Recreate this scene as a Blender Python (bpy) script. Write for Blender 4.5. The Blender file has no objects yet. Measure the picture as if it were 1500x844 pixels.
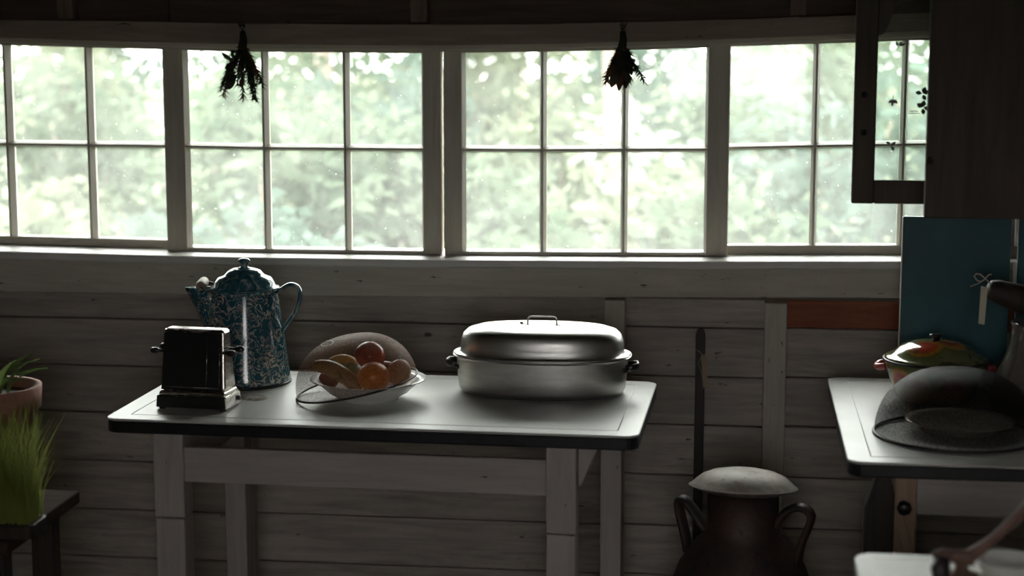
import bpy, math, random
from mathutils import Vector, Matrix
R = math.radians
random.seed(7)
SC = bpy.context.scene
COL = SC.collection

# ------------------------------------------------------------------ camera
FPX, YAW, PITCH, CAM_H = 2600.0, R(7.2), R(8.42), 1.70
cd = bpy.data.cameras.new('camera')
cam = bpy.data.objects.new('camera', cd); COL.objects.link(cam)
cd.sensor_width = 36.0
cd.lens = FPX / 1500.0 * 36.0
cd.clip_start = 0.05; cd.clip_end = 200
cam.location = (0, 0, CAM_H)
cam.rotation_euler = (math.pi / 2 - PITCH, 0, YAW)
cd.dof.use_dof = True
cd.dof.focus_distance = 4.46
cd.dof.aperture_fstop = 2.2
SC.camera = cam

# ------------------------------------------------------------------ sky, exposure
w = bpy.data.worlds.new('overcast_sky'); SC.world = w; w.use_nodes = True
bg = w.node_tree.nodes['Background']
bg.inputs['Color'].default_value = (1.0, 0.985, 0.965, 1)
bg.inputs['Strength'].default_value = 24.0
# overcast sky: zenith about three times as bright as the horizon, all round
_n = w.node_tree.nodes; _l = w.node_tree.links
_tc = _n.new('ShaderNodeTexCoord'); _sx = _n.new('ShaderNodeSeparateXYZ'); _mx = _n.new('ShaderNodeMath'); _mx.operation = 'MAXIMUM'; _mx.inputs[1].default_value = 0.0
_ma = _n.new('ShaderNodeMath'); _ma.operation = 'MULTIPLY_ADD'; _ma.inputs[1].default_value = 0.667; _ma.inputs[2].default_value = 0.333
_mc = _n.new('ShaderNodeMix'); _mc.data_type = 'RGBA'; _mc.blend_type = 'MULTIPLY'; _mc.inputs[0].default_value = 1.0
_mc.inputs[6].default_value = (1.0, 0.985, 0.965, 1)
_l.new(_tc.outputs['Generated'], _sx.inputs[0]); _l.new(_sx.outputs[2], _mx.inputs[0]); _l.new(_mx.outputs[0], _ma.inputs[0])
_l.new(_ma.outputs[0], _mc.inputs[7]); _l.new(_mc.outputs[2], bg.inputs['Color'])
w.cycles.sampling_method = 'MANUAL'; w.cycles.sample_map_resolution = 256
vs = SC.view_settings
vs.view_transform = 'Standard'; vs.look = 'None'; vs.gamma = 1.0; vs.use_curve_mapping = False
vs.exposure = 0.0
SC.cycles.max_bounces = 10; SC.cycles.diffuse_bounces = 6; SC.cycles.glossy_bounces = 4
SC.cycles.transparent_max_bounces = 24; SC.cycles.transmission_bounces = 8
SC.cycles.caustics_reflective = False; SC.cycles.caustics_refractive = False
SC.cycles.sample_clamp_indirect = 6.0
SC.cycles.use_denoising = True

# a pixel of the 1500 x 844 photograph, put on the plane y = Y
_f = Vector((-math.sin(YAW) * math.cos(PITCH), math.cos(YAW) * math.cos(PITCH), -math.sin(PITCH)))
_r = Vector((math.cos(YAW), math.sin(YAW), 0)); _u = _r.cross(_f)
def at(px, py, Y):
    d = _f + _r * ((px - 750) / FPX) + _u * ((422 - py) / FPX)
    return Vector((0, 0, CAM_H)) + d * (Y / d.y)
def AX(px, py, Y): return at(px, py, Y).x
def AZ(px, py, Y): return at(px, py, Y).z

# ------------------------------------------------------------------ materials
class NT:
    def __init__(s, name):
        s.m = bpy.data.materials.new(name); s.m.use_nodes = True
        s.t = s.m.node_tree; s.t.nodes.clear()
        s.out = s.n('ShaderNodeOutputMaterial')
    def n(s, typ, **kw):
        nd = s.t.nodes.new(typ)
        for k, v in kw.items(): setattr(nd, k, v)
        return nd
    def l(s, a, b): s.t.links.new(a, b)
    def ramp(s, fac, stops, interp='LINEAR'):
        r = s.n('ShaderNodeValToRGB'); r.color_ramp.interpolation = interp
        e = r.color_ramp.elements
        while len(e) < len(stops): e.new(0.5)
        for i, (p, c) in enumerate(stops):
            e[i].position = p; e[i].color = tuple(c) + (1,) if len(c) == 3 else c
        s.l(fac, r.inputs[0]); return r.outputs[0]
    def coords(s, scale=(1, 1, 1), randomize=True):
        tc = s.n('ShaderNodeTexCoord'); mp = s.n('ShaderNodeMapping')
        mp.inputs['Scale'].default_value = scale
        if randomize:
            oi = s.n('ShaderNodeObjectInfo'); mu = s.n('ShaderNodeMath', operation='MULTIPLY')
            mu.inputs[1].default_value = 37.0
            s.l(oi.outputs['Random'], mu.inputs[0])
            ad = s.n('ShaderNodeVectorMath', operation='ADD')
            s.l(tc.outputs['Object'], ad.inputs[0]); s.l(mu.outputs[0], ad.inputs[1])
            s.l(ad.outputs[0], mp.inputs[0])
        else:
            s.l(tc.outputs['Object'], mp.inputs[0])
        return mp.outputs[0]
    def noise(s, vec, scale, detail=5, rough=0.6, dist=0.0):
        n = s.n('ShaderNodeTexNoise'); n.inputs['Scale'].default_value = scale
        n.inputs['Detail'].default_value = detail; n.inputs['Roughness'].default_value = rough
        n.inputs['Distortion'].default_value = dist
        s.l(vec, n.inputs['Vector']); return n.outputs[0]
    def mix(s, fac, a, b, blend='MIX'):
        m = s.n('ShaderNodeMix', data_type='RGBA', blend_type=blend)
        for sock, v in ((m.inputs[0], fac), (m.inputs[6], a), (m.inputs[7], b)):
            if hasattr(v, 'is_linked'): s.l(v, sock)
            else: sock.default_value = v if isinstance(v, (int, float)) else tuple(v) + (1,)
        return m.outputs[2]
    def bsdf(s, col, rough=0.5, metal=0.0, bump=None, bstr=0.3, bdist=0.002, **kw):
        b = s.n('ShaderNodeBsdfPrincipled')
        for key, v in (('Base Color', col), ('Roughness', rough), ('Metallic', metal)):
            if hasattr(v, 'is_linked'): s.l(v, b.inputs[key])
            else: b.inputs[key].default_value = v if isinstance(v, (int, float)) else tuple(v) + (1,)
        for k, v in kw.items(): b.inputs[k].default_value = v
        if bump is not None:
            bp = s.n('ShaderNodeBump'); bp.inputs['Strength'].default_value = bstr
            bp.inputs['Distance'].default_value = bdist
            s.l(bump, bp.inputs['Height']); s.l(bp.outputs[0], b.inputs['Normal'])
        return b.outputs[0]
    def done(s, sh): s.l(sh, s.out.inputs[0]); return s.m

def wood(name, light, dark, axis='X', rough=0.65, marks=0.0, mark_col=(0.03, 0.025, 0.02), bstr=0.4, spec=0.3):
    t = NT(name)
    st = {'X': (1.2, 14, 14), 'Y': (14, 1.2, 14), 'Z': (14, 14, 1.2)}[axis]
    v = t.coords(st)
    g = t.noise(v, 3.0, 7, 0.65, 0.6)
    big = t.noise(t.coords((1, 1, 1)), 3.5, 3, 0.5)
    c = t.ramp(g, [(0.32, dark), (0.62, light)])
    c = t.mix(t.ramp(big, [(0.35, (0, 0, 0)), (0.7, (0.55, 0.55, 0.55))]), c, dark)
    if marks > 0:
        mk = t.noise(t.coords({'X': (12, 26, 42), 'Y': (26, 12, 42), 'Z': (42, 42, 12)}[axis]), 1.6, 4, 0.6)
        p = 0.74 - 0.10 * marks
        c = t.mix(t.ramp(mk, [(p, (0, 0, 0)), (p + 0.03, (0.85, 0.85, 0.85))]), c, mark_col)
    return t.done(t.bsdf(c, rough, bump=g, bstr=bstr, **{'Specular IOR Level': spec}))

def plain(name, col, rough=0.5, metal=0.0, var=0.25, scale=20, bstr=0.1, **kw):
    t = NT(name); n = t.noise(t.coords(), scale, 4, 0.6)
    d = tuple(x * (1 - var) for x in col); l = tuple(min(1, x * (1 + var)) for x in col)
    return t.done(t.bsdf(t.ramp(n, [(0.3, d), (0.7, l)]), rough, metal, bump=n, bstr=bstr, **kw))

M = {}
M['plank'] = wood('whitewashed plank', (0.58, 0.52, 0.455), (0.32, 0.28, 0.24), 'X', 0.7, 0.55)
M['plank_dark'] = wood('dark brown plank', (0.17, 0.125, 0.10), (0.095, 0.07, 0.057), 'X', 0.75, 0.4)  # same dark brown tone for upper boards and ceiling
M['plank_red'] = wood('bare red-brown plank', (0.42, 0.135, 0.07), (0.25, 0.065, 0.035), 'X', 0.6)
M['stud'] = wood('painted stud', (0.64, 0.595, 0.51), (0.46, 0.42, 0.36), 'Z', 0.65, 0.7)
M['rail'] = wood('painted rail', (0.66, 0.61, 0.525), (0.50, 0.46, 0.39), 'X', 0.65, 0.75)
M['header'] = wood('brown header beam', (0.38, 0.31, 0.25), (0.25, 0.20, 0.16), 'X', 0.7, 0.4)
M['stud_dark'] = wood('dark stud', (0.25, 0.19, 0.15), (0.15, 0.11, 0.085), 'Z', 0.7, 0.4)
M['sash'] = wood('old white sash paint', (0.62, 0.58, 0.50), (0.46, 0.42, 0.35), 'Z', 0.5, 0.15, bstr=0.2)
M['sash_h'] = wood('old white sash paint across', (0.62, 0.58, 0.50), (0.46, 0.42, 0.35), 'X', 0.5, 0.15, bstr=0.2)
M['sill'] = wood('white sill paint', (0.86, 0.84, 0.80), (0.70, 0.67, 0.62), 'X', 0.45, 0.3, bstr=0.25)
M['outer_board'] = wood('outer boarding', (0.2, 0.18, 0.15), (0.12, 0.1, 0.08), 'X')
M['floor'] = wood('dark floor', (0.12, 0.085, 0.06), (0.06, 0.042, 0.03), 'Y', 0.7)
M['roomwall'] = wood('dim room wall', (0.26, 0.22, 0.19), (0.15, 0.13, 0.11), 'Y', 0.8)
M['table_paint'] = wood('worn off-white table paint', (0.50, 0.455, 0.415), (0.38, 0.34, 0.305), 'X', 0.6, 0.3, (0.06, 0.05, 0.045), 0.2)
M['table_leg'] = wood('worn off-white leg paint', (0.50, 0.455, 0.415), (0.38, 0.34, 0.305), 'Z', 0.6, 0.5, (0.06, 0.05, 0.045), 0.2)
M['dark_wood'] = wood('dark stained wood', (0.055, 0.042, 0.034), (0.025, 0.02, 0.018), 'Z', 0.55)
M['cabinet'] = wood('dark cabinet wood', (0.095, 0.070, 0.053), (0.05, 0.038, 0.03), 'Z', 0.6)
M['pale_wood'] = wood('pale bare wood', (0.50, 0.36, 0.26), (0.34, 0.235, 0.165), 'Z', 0.6)
M['bench_wood'] = wood('dull old bench wood', (0.075, 0.055, 0.045), (0.04, 0.03, 0.025), 'X', 0.95, spec=0.05)
M['grip'] = wood('grey wooden grip', (0.42, 0.35, 0.28), (0.24, 0.19, 0.15), 'Y', 0.55)
M['black'] = plain('black enamel edge', (0.012, 0.014, 0.017), 0.35, var=0.4, scale=30)
M['teal'] = plain('deep teal paint', (0.008, 0.075, 0.092), 0.5, var=0.2, scale=6)
M['bakelite'] = plain('black bakelite', (0.012, 0.011, 0.012), 0.3)
M['black_panel'] = plain('black toaster door', (0.006, 0.008, 0.010), 0.38, var=0.3)
M['wire'] = plain('steel wire', (0.45, 0.42, 0.38), 0.35, 1.0)
M['iron'] = plain('dark iron', (0.06, 0.05, 0.05), 0.5, 0.6, scale=40)
M['white_china'] = plain('white china', (0.78, 0.78, 0.74), 0.22, var=0.04)
M['paper'] = plain('cream paper tag', (0.62, 0.58, 0.46), 0.8, var=0.08)
M['paper_old'] = plain('yellowed paper tag', (0.42, 0.32, 0.20), 0.8, var=0.15)
M['string'] = plain('pale string', (0.45, 0.40, 0.34), 0.9)
M['terracotta'] = plain('terracotta', (0.36, 0.17, 0.12), 0.8, var=0.2)
M['soil'] = plain('potting soil', (0.04, 0.03, 0.022), 0.95)
M['bark'] = plain('grey brown bark', (0.30, 0.24, 0.20), 0.9, var=0.3)
M['cream_enamel'] = plain('worn cream enamel', (0.56, 0.56, 0.47), 0.42, var=0.1, scale=8, bstr=0.0)
M['tool_black'] = plain('blackened old wood', (0.010, 0.009, 0.009), 0.8, **{'Specular IOR Level': 0.15})
M['nail'] = plain('rusty nail', (0.05, 0.035, 0.03), 0.6, 0.5)

def enamel_white():
    t = NT('white enamel table top'); v = t.coords()
    n = t.noise(v, 4, 5, 0.6); fine = t.noise(v, 60, 3, 0.6)
    c = t.ramp(n, [(0.3, (0.56, 0.56, 0.525)), (0.65, (0.66, 0.66, 0.63))])
    rg = 0.40
    return t.done(t.bsdf(c, rg))
M['enamel'] = enamel_white()

def chrome(name, col, r0, r1):
    t = NT(name); v = t.coords((1, 1, 5)); n = t.noise(v, 14, 6, 0.7)
    c = t.ramp(n, [(0.3, tuple(x * 0.72 for x in col)), (0.7, col)])
    return t.done(t.bsdf(c, t.ramp(n, [(0.3, (r1,) * 3), (0.7, (r0,) * 3)]), 1.0, bump=n, bstr=0.04))
M['aluminium'] = chrome('brushed aluminium', (0.74, 0.72, 0.69), 0.30, 0.42)
M['chrome'] = chrome('worn chrome', (0.62, 0.58, 0.54), 0.16, 0.34)

def graniteware():
    t = NT('blue mottled enamel'); v = t.coords(randomize=False)
    n = t.noise(v, 34, 4, 0.55, 1.6)
    vein = t.ramp(n, [(0.468, (0, 0, 0)), (0.492, (1, 1, 1)), (0.512, (1, 1, 1)), (0.536, (0, 0, 0))])
    patch = t.noise(v, 9, 3, 0.6)
    pm = t.ramp(patch, [(0.36, (0.1,) * 3), (0.52, (0.85,) * 3)])
    blue = t.ramp(t.noise(v, 18, 3, 0.5), [(0.3, (0.008, 0.060, 0.090)), (0.7, (0.016, 0.11, 0.155))])
    f = t.mix(1.0, vein, pm, 'MULTIPLY')
    c = t.mix(f, blue, (0.74, 0.70, 0.60))
    return t.done(t.bsdf(c, 0.16, bump=n, bstr=0.04, **{'Coat Weight': 0.3, 'Coat Roughness': 0.1}))
M['granite'] = graniteware()
def granite_plain():
    t = NT('blue streaked enamel'); v = t.coords((1, 1, 0.25), False)
    n = t.noise(v, 60, 4, 0.6, 0.8)
    c = t.ramp(n, [(0.40, (0.025, 0.10, 0.135)), (0.56, (0.07, 0.19, 0.23)), (0.68, (0.45, 0.50, 0.48))])
    return t.done(t.bsdf(c, 0.14, **{'Coat Weight': 0.4}))
M['granite_lid'] = granite_plain()

def painted_pot(name, zsplit):
    t = NT(name); v = t.coords(randomize=False)
    vo = t.n('ShaderNodeTexVoronoi'); vo.inputs['Scale'].default_value = 9.5; t.l(v, vo.inputs['Vector'])
    nn = t.noise(v, 26, 4, 0.6, 0.6)
    fruit = t.ramp(vo.outputs['Distance'], [(0.05, (0.55, 0.09, 0.02)), (0.30, (0.42, 0.04, 0.02)), (0.42, (0.52, 0.22, 0.03)), (0.5, (0.14, 0.16, 0.05)), (0.75, (0.30, 0.30, 0.15))])
    leaf = t.ramp(nn, [(0.56, (0, 0, 0)), (0.62, (0.8,) * 3)])
    c = t.mix(leaf, fruit, (0.05, 0.07, 0.03))
    if zsplit is not None:
        sp = t.n('ShaderNodeSeparateXYZ'); t.l(v, sp.inputs[0])
        lt = t.n('ShaderNodeMath', operation='LESS_THAN'); lt.inputs[1].default_value = zsplit
        t.l(sp.outputs[2], lt.inputs[0])
        c = t.mix(lt.outputs[0], c, (0.50, 0.30, 0.09))
    return t.done(t.bsdf(c, 0.14, **{'Coat Weight': 0.4}))
M['pot_body'] = painted_pot('fruit painted enamel', 0.045)
M['pot_lid'] = painted_pot('fruit painted enamel lid', None)
M['pot_red'] = plain('red enamel', (0.50, 0.10, 0.09), 0.2)

def mesh_cover(name, col, fac):
    t = NT(name); v = t.coords(randomize=False)
    tr = t.n('ShaderNodeBsdfTransparent')
    n = t.noise(v, 260, 2, 0.6)
    b = t.bsdf(col, 0.6, 0.0, **{'Specular IOR Level': 0.2})
    mx = t.n('ShaderNodeMixShader')
    t.l(t.ramp(n, [(0.35, (fac - 0.14,) * 3), (0.65, (fac + 0.14,) * 3)]), mx.inputs[0])
    t.l(tr.outputs[0], mx.inputs[1]); t.l(b, mx.inputs[2])
    return t.done(mx.outputs[0])
M['mesh_brown'] = mesh_cover('fine brown wire mesh', (0.26, 0.145, 0.085), 0.42)
M['mesh_dark'] = mesh_cover('fine dark wire mesh', (0.014, 0.012, 0.011), 0.60)

def window_glass():
    t = NT('dusty window glass'); v = t.coords((1, 1, 0.5))
    n = t.noise(v, 7, 6, 0.7, 0.4); sp = t.noise(t.coords(), 130, 2, 0.5)
    tr = t.n('ShaderNodeBsdfTransparent'); tr.inputs[0].default_value = (0.97, 1.0, 0.98, 1)
    tl = t.n('ShaderNodeBsdfTranslucent'); tl.inputs[0].default_value = (0.85, 0.88, 0.84, 1)
    gl = t.n('ShaderNodeBsdfGlossy'); gl.inputs['Roughness'].default_value = 0.03
    m1 = t.n('ShaderNodeMixShader'); m2 = t.n('ShaderNodeMixShader')
    f = t.ramp(n, [(0.3, (0.03,) * 3), (0.75, (0.09,) * 3)])
    f = t.mix(t.ramp(sp, [(0.745, (0, 0, 0)), (0.765, (0.7,) * 3)]), f, (0.75, 0.75, 0.75))
    t.l(f, m1.inputs[0]); t.l(tr.outputs[0], m1.inputs[1]); t.l(tl.outputs[0], m1.inputs[2])
    fr = t.n('ShaderNodeFresnel'); fr.inputs[0].default_value = 1.45
    t.l(fr.outputs[0], m2.inputs[0]); t.l(m1.outputs[0], m2.inputs[1]); t.l(gl.outputs[0], m2.inputs[2])
    return t.done(m2.outputs[0])
M['glass'] = window_glass()
def clear_glass(name, tint, dirt):
    t = NT(name); n = t.noise(t.coords(), 30, 5, 0.7)
    tr = t.n('ShaderNodeBsdfTransparent'); tr.inputs[0].default_value = tint + (1,)
    gl = t.n('ShaderNodeBsdfGlossy'); gl.inputs['Roughness'].default_value = 0.08
    df = t.n('ShaderNodeBsdfDiffuse'); df.inputs[0].default_value = (0.45, 0.40, 0.36, 1)
    m1 = t.n('ShaderNodeMixShader'); m2 = t.n('ShaderNodeMixShader')
    t.l(t.ramp(n, [(0.3, (dirt * 0.4,) * 3), (0.7, (dirt,) * 3)]), m1.inputs[0])
    t.l(tr.outputs[0], m1.inputs[1]); t.l(df.outputs[0], m1.inputs[2])
    fr = t.n('ShaderNodeFresnel'); fr.inputs[0].default_value = 1.5
    t.l(fr.outputs[0], m2.inputs[0]); t.l(m1.outputs[0], m2.inputs[1]); t.l(gl.outputs[0], m2.inputs[2])
    return t.done(m2.outputs[0])
M['jar_glass'] = clear_glass('dusty jar glass', (0.80, 0.80, 0.77), 0.4)
M['door_glass'] = clear_glass('cabinet door glass', (0.90, 0.94, 0.91), 0.06)

def leaf_mat(name, c1, c2, trans=0.45):
    t = NT(name); oi = t.n('ShaderNodeObjectInfo')
    n = t.noise(t.coords(), 2.2, 3, 0.6)
    c = t.ramp(n, [(0.3, c1), (0.7, c2)])
    d = t.n('ShaderNodeBsdfDiffuse'); tl = t.n('ShaderNodeBsdfTranslucent')
    t.l(c, d.inputs[0]); t.l(c, tl.inputs[0])
    mx = t.n('ShaderNodeMixShader'); mx.inputs[0].default_value = trans
    t.l(d.outputs[0], mx.inputs[1]); t.l(tl.outputs[0], mx.inputs[2])
    return t.done(mx.outputs[0])
M['leaf_a'] = leaf_mat('fresh green leaves', (0.050, 0.076, 0.049), (0.135, 0.158, 0.115))
M['leaf_b'] = leaf_mat('blue green leaves', (0.047, 0.076, 0.060), (0.122, 0.152, 0.130))
M['leaf_c'] = leaf_mat('pale yellow green leaves', (0.077, 0.092, 0.057), (0.165, 0.178, 0.130))
M['meadow'] = leaf_mat('meadow grass', (0.072, 0.090, 0.055), (0.150, 0.165, 0.115), 0.1)
M['glare_leaf'] = leaf_mat('white blossom', (0.30, 0.31, 0.29), (0.42, 0.42, 0.40), 0.4)  # white leaf colour stands in for bright glare outdoors
M['herb'] = leaf_mat('dry herb needles', (0.028, 0.04, 0.028), (0.07, 0.075, 0.045), 0.25)
M['herb_brown'] = leaf_mat('brown dry herb', (0.12, 0.055, 0.04), (0.20, 0.11, 0.07), 0.3)
M['herb_leaf'] = leaf_mat('dry sage leaf', (0.06, 0.06, 0.045), (0.15, 0.14, 0.10), 0.35)
M['reflection_leaf'] = leaf_mat('reflected garden leaf', (0.10, 0.17, 0.05), (0.22, 0.28, 0.10), 0.45)  # leaves of the added plant that stands in for the glass reflection
M['grass'] = leaf_mat('grass blades', (0.18, 0.22, 0.05), (0.36, 0.38, 0.12), 0.5)

def rusty(name, base, rust, lo=0.4, hi=0.65, metal=0.2, rough=0.6):
    t = NT(name); n = t.noise(t.coords(), 11, 7, 0.7, 0.3); s = t.noise(t.coords(), 55, 4, 0.6)
    c = t.mix(t.ramp(n, [(lo, (0, 0, 0)), (hi, (1, 1, 1))]), base, rust)
    c = t.mix(t.ramp(s, [(0.6, (0, 0, 0)), (0.7, (0.7,) * 3)]), c, tuple(x * 0.3 for x in rust))
    return t.done(t.bsdf(c, rough, metal, bump=n, bstr=0.15))
M['can_lid'] = rusty('whitened rusty lid', (0.36, 0.325, 0.29), (0.17, 0.085, 0.05), 0.46, 0.70)
M['can_body'] = rusty('dark rusty can', (0.035, 0.030, 0.029), (0.09, 0.05, 0.038))
M['rust'] = rusty('brown rust', (0.20, 0.11, 0.085), (0.11, 0.055, 0.04))

def fruit_mat(name, c1, c2, scale=8, rough=0.3, bump=0.05, spots=None):
    t = NT(name); n = t.noise(t.coords(), scale, 5, 0.6); f = t.noise(t.coords(), 220, 2, 0.5)
    c = t.ramp(n, [(0.35, c1), (0.65, c2)])
    if spots: c = t.mix(t.ramp(t.noise(t.coords(), scale * 4, 4, 0.7), [(0.5, (0, 0, 0)), (0.62, (0.8,) * 3)]), c, spots)
    return t.done(t.bsdf(c, rough, bump=f, bstr=bump))
M['apple'] = fruit_mat('red apple skin', (0.30, 0.025, 0.02), (0.48, 0.07, 0.03), 14, 0.22)
M['orange'] = fruit_mat('orange peel', (0.72, 0.20, 0.02), (0.80, 0.28, 0.04), 9, 0.35, 0.3)
M['banana'] = fruit_mat('banana skin', (0.66, 0.38, 0.08), (0.72, 0.46, 0.12), 12, 0.4)
M['banana_old'] = fruit_mat('spotted banana skin', (0.30, 0.17, 0.06), (0.44, 0.27, 0.09), 12, 0.45, spots=(0.08, 0.05, 0.03))
M['avocado'] = fruit_mat('green fruit skin', (0.18, 0.22, 0.08), (0.32, 0.36, 0.14), 20, 0.35)
M['tan_fruit'] = fruit_mat('tan pear skin', (0.50, 0.24, 0.12), (0.58, 0.32, 0.17), 16, 0.5, spots=(0.40, 0.19, 0.10))
M['plum'] = fruit_mat('dark plum skin', (0.16, 0.04, 0.035), (0.24, 0.07, 0.05), 16, 0.3)

# ------------------------------------------------------------------ mesh helpers
class MB:
    def __init__(s): s.v = []; s.f = []; s.sm = []
    def add(s, vs_, fs, smooth=False):
        o = len(s.v); s.v += [tuple(p) for p in vs_]
        s.f += [tuple(i + o for i in f) for f in fs]; s.sm += [smooth] * len(fs); return s
    def box(s, x0, x1, y0, y1, z0, z1):
        return s.add([(x0, y0, z0), (x1, y0, z0), (x1, y1, z0), (x0, y1, z0), (x0, y0, z1), (x1, y0, z1), (x1, y1, z1), (x0, y1, z1)],
                     [(0, 3, 2, 1), (4, 5, 6, 7), (0, 1, 5, 4), (1, 2, 6, 5), (2, 3, 7, 6), (3, 0, 4, 7)])
    def hexa(s, p):                       # eight corners ordered like box()
        return s.add(p, [(0, 3, 2, 1), (4, 5, 6, 7), (0, 1, 5, 4), (1, 2, 6, 5), (2, 3, 7, 6), (3, 0, 4, 7)])
    def prism(s, poly, fn0, fn1):         # polygon of 2-D points, two maps to 3-D (back and front)
        n = len(poly)
        vs_ = [fn0(p) for p in poly] + [fn1(p) for p in poly]
        fs = [tuple(range(n))[::-1], tuple(range(n, 2 * n))] + [(i, (i + 1) % n, n + (i + 1) % n, n + i) for i in range(n)]
        return s.add(vs_, fs)
    def lathe(s, prof, seg=40, sx=1.0, sy=1.0, n=2.0, c=(0, 0, 0), smooth=True):
        vs_ = []; fs = []
        for (r, z) in prof:
            for k in range(seg):
                a = 2 * math.pi * k / seg; ca, sa = math.cos(a), math.sin(a)
                x = math.copysign(abs(ca) ** (2 / n), ca); y = math.copysign(abs(sa) ** (2 / n), sa)
                vs_.append((c[0] + r * sx * x, c[1] + r * sy * y, c[2] + z))
        for i in range(len(prof) - 1):
            for k in range(seg):
                a = i * seg + k; b = i * seg + (k + 1) % seg
                fs.append((a, b, b + seg, a + seg))
        if prof[0][0] > 1e-6: fs.append(tuple(range(seg))[::-1])
        if prof[-1][0] > 1e-6: fs.append(tuple(range((len(prof) - 1) * seg, len(prof) * seg)))
        return s.add(vs_, fs, smooth)
    def tube(s, path, rad, seg=10, flat=1.0, cap=True, closed=False, upv=None):
        P = [Vector(p) for p in path]; n = len(P); vs_ = []; fs = []
        rr = rad if isinstance(rad, (list, tuple)) else [rad] * n
        ref = Vector(upv) if upv else None
        for i in range(n):
            a = P[i - 1] if (i > 0 or closed) else P[i]; b = P[(i + 1) % n] if (i < n - 1 or closed) else P[i]
            d = (b - a).normalized()
            if ref is None: ref = Vector((0, 0, 1)) if abs(d.z) < 0.9 else Vector((1, 0, 0))
            u = d.cross(ref).normalized(); v = u.cross(d).normalized()
            if not upv: ref = v
            for k in range(seg):
                t = 2 * math.pi * k / seg
                vs_.append(P[i] + u * (math.cos(t) * rr[i]) + v * (math.sin(t) * rr[i] * flat))
        for i in range(n if closed else n - 1):
            j = (i + 1) % n
            for k in range(seg):
                fs.append((i * seg + k, i * seg + (k + 1) % seg, j * seg + (k + 1) % seg, j * seg + k))
        if cap and not closed:
            fs.append(tuple(range(seg))[::-1]); fs.append(tuple(range((n - 1) * seg, n * seg)))
        return s.add(vs_, fs, True)
    def ell(s, c, rx, ry, rz, seg=24, rings=14, rot=None, shape=None):
        vs_ = []; fs = []
        for i in range(rings + 1):
            th = math.pi * i / rings
            for k in range(seg):
                a = 2 * math.pi * k / seg
                q = 1.0 if shape is None else shape(th)
                p = Vector((rx * q * math.sin(th) * math.cos(a), ry * q * math.sin(th) * math.sin(a), rz * math.cos(th) * (1 if shape is None else (0.86 + 0.14 * q))))
                if rot: p = rot @ p
                vs_.append(p + Vector(c))
        for i in range(rings):
            for k in range(seg):
                fs.append((i * seg + k, i * seg + (k + 1) % seg, (i + 1) * seg + (k + 1) % seg, (i + 1) * seg + k))
        return s.add(vs_, fs, True)
    def rrect(s, x0, x1, y0, y1, z0, z1, r, seg=6):
        pts = []
        for cx, cy, a0 in ((x1 - r, y1 - r, 0), (x0 + r, y1 - r, 90), (x0 + r, y0 + r, 180), (x1 - r, y0 + r, 270)):
            for k in range(seg + 1):
                a = R(a0 + 90 * k / seg); pts.append((cx + r * math.cos(a), cy + r * math.sin(a)))
        return s.prism(pts, lambda p: (p[0], p[1], z0), lambda p: (p[0], p[1], z1))
    def build(s, name, mat, parent=None, bevel=0.0, loc=None):
        me = bpy.data.meshes.new(name); me.from_pydata(s.v, [], s.f); me.update()
        me.polygons.foreach_set('use_smooth', s.sm)
        me.materials.append(M[mat] if isinstance(mat, str) else mat)
        o = bpy.data.objects.new(name, me); COL.objects.link(o)
        if parent: o.parent = parent
        if loc is not None: o.location = loc
        if bevel:
            b = o.modifiers.new('edge', 'BEVEL'); b.width = bevel; b.segments = 2; b.limit_method = 'ANGLE'; b.angle_limit = R(40)
        return o

def tag(o, label, cat, group=None, kind=None):
    o['label'] = label; o['category'] = cat
    if group: o['group'] = group
    if kind: o['kind'] = kind
    return o
def thing(name, label, cat, loc=(0, 0, 0), rz=0.0, group=None):
    o = bpy.data.objects.new(name, None); COL.objects.link(o); o.empty_display_size = 0.05
    o.location = loc; o.rotation_euler = (0, 0, rz)
    return tag(o, label, cat, group)
def struct(name, label, cat, loc=(0, 0, 0)):
    o = bpy.data.objects.new(name, None); COL.objects.link(o); o.location = loc; o.empty_display_size = 0.05
    return tag(o, label, cat, None, 'structure')
def smesh(mb, name, mat, label, cat, bevel=0.0):
    return tag(mb.build(name, mat, None, bevel), label, cat, None, 'structure')
def box(*a): return MB().box(*a)
def arc(c, r, a0, a1, n, f):
    return [f(c[0] + r * math.cos(R(a0 + (a1 - a0) * k / (n - 1))), c[1] + r * math.sin(R(a0 + (a1 - a0) * k / (n - 1)))) for k in range(n)]
def bez(p0, p1, p2, p3, n=14):
    out = []
    for k in range(n):
        t = k / (n - 1); u = 1 - t
        out.append(tuple(u**3 * a + 3 * u * u * t * b + 3 * u * t * t * c + t**3 * d for a, b, c, d in zip(p0, p1, p2, p3)))
    return out
def lerp_tab(tab, x):
    if x <= tab[0][0]: return tab[0][1]
    for (a, fa), (b, fb) in zip(tab, tab[1:]):
        if x <= b: return fa + (fb - fa) * (x - a) / (b - a)
    return tab[-1][1]

# ------------------------------------------------------------------ room shell
XL, XR, YB, YF, ZC = -2.6, 1.0, 4.93, -0.6, 2.45
Y_STUD = 4.865
smesh(box(XL - 0.1, XR + 0.1, YF - 0.1, YB + 0.14, -0.06, 0), 'floor', 'floor', 'dark worn wooden floor of the old kitchen', 'floor')
smesh(box(XL - 0.1, XR + 0.1, YF - 0.1, YB + 0.14, ZC, ZC + 0.05), 'ceiling', 'plank_dark', 'dark brown boarded ceiling over the kitchen', 'ceiling')
smesh(box(XL - 0.06, XL, YF, YB + 0.1, 0, ZC), 'wall_left', 'roomwall', 'dim wooden side wall beyond the added plants', 'wall')
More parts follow.
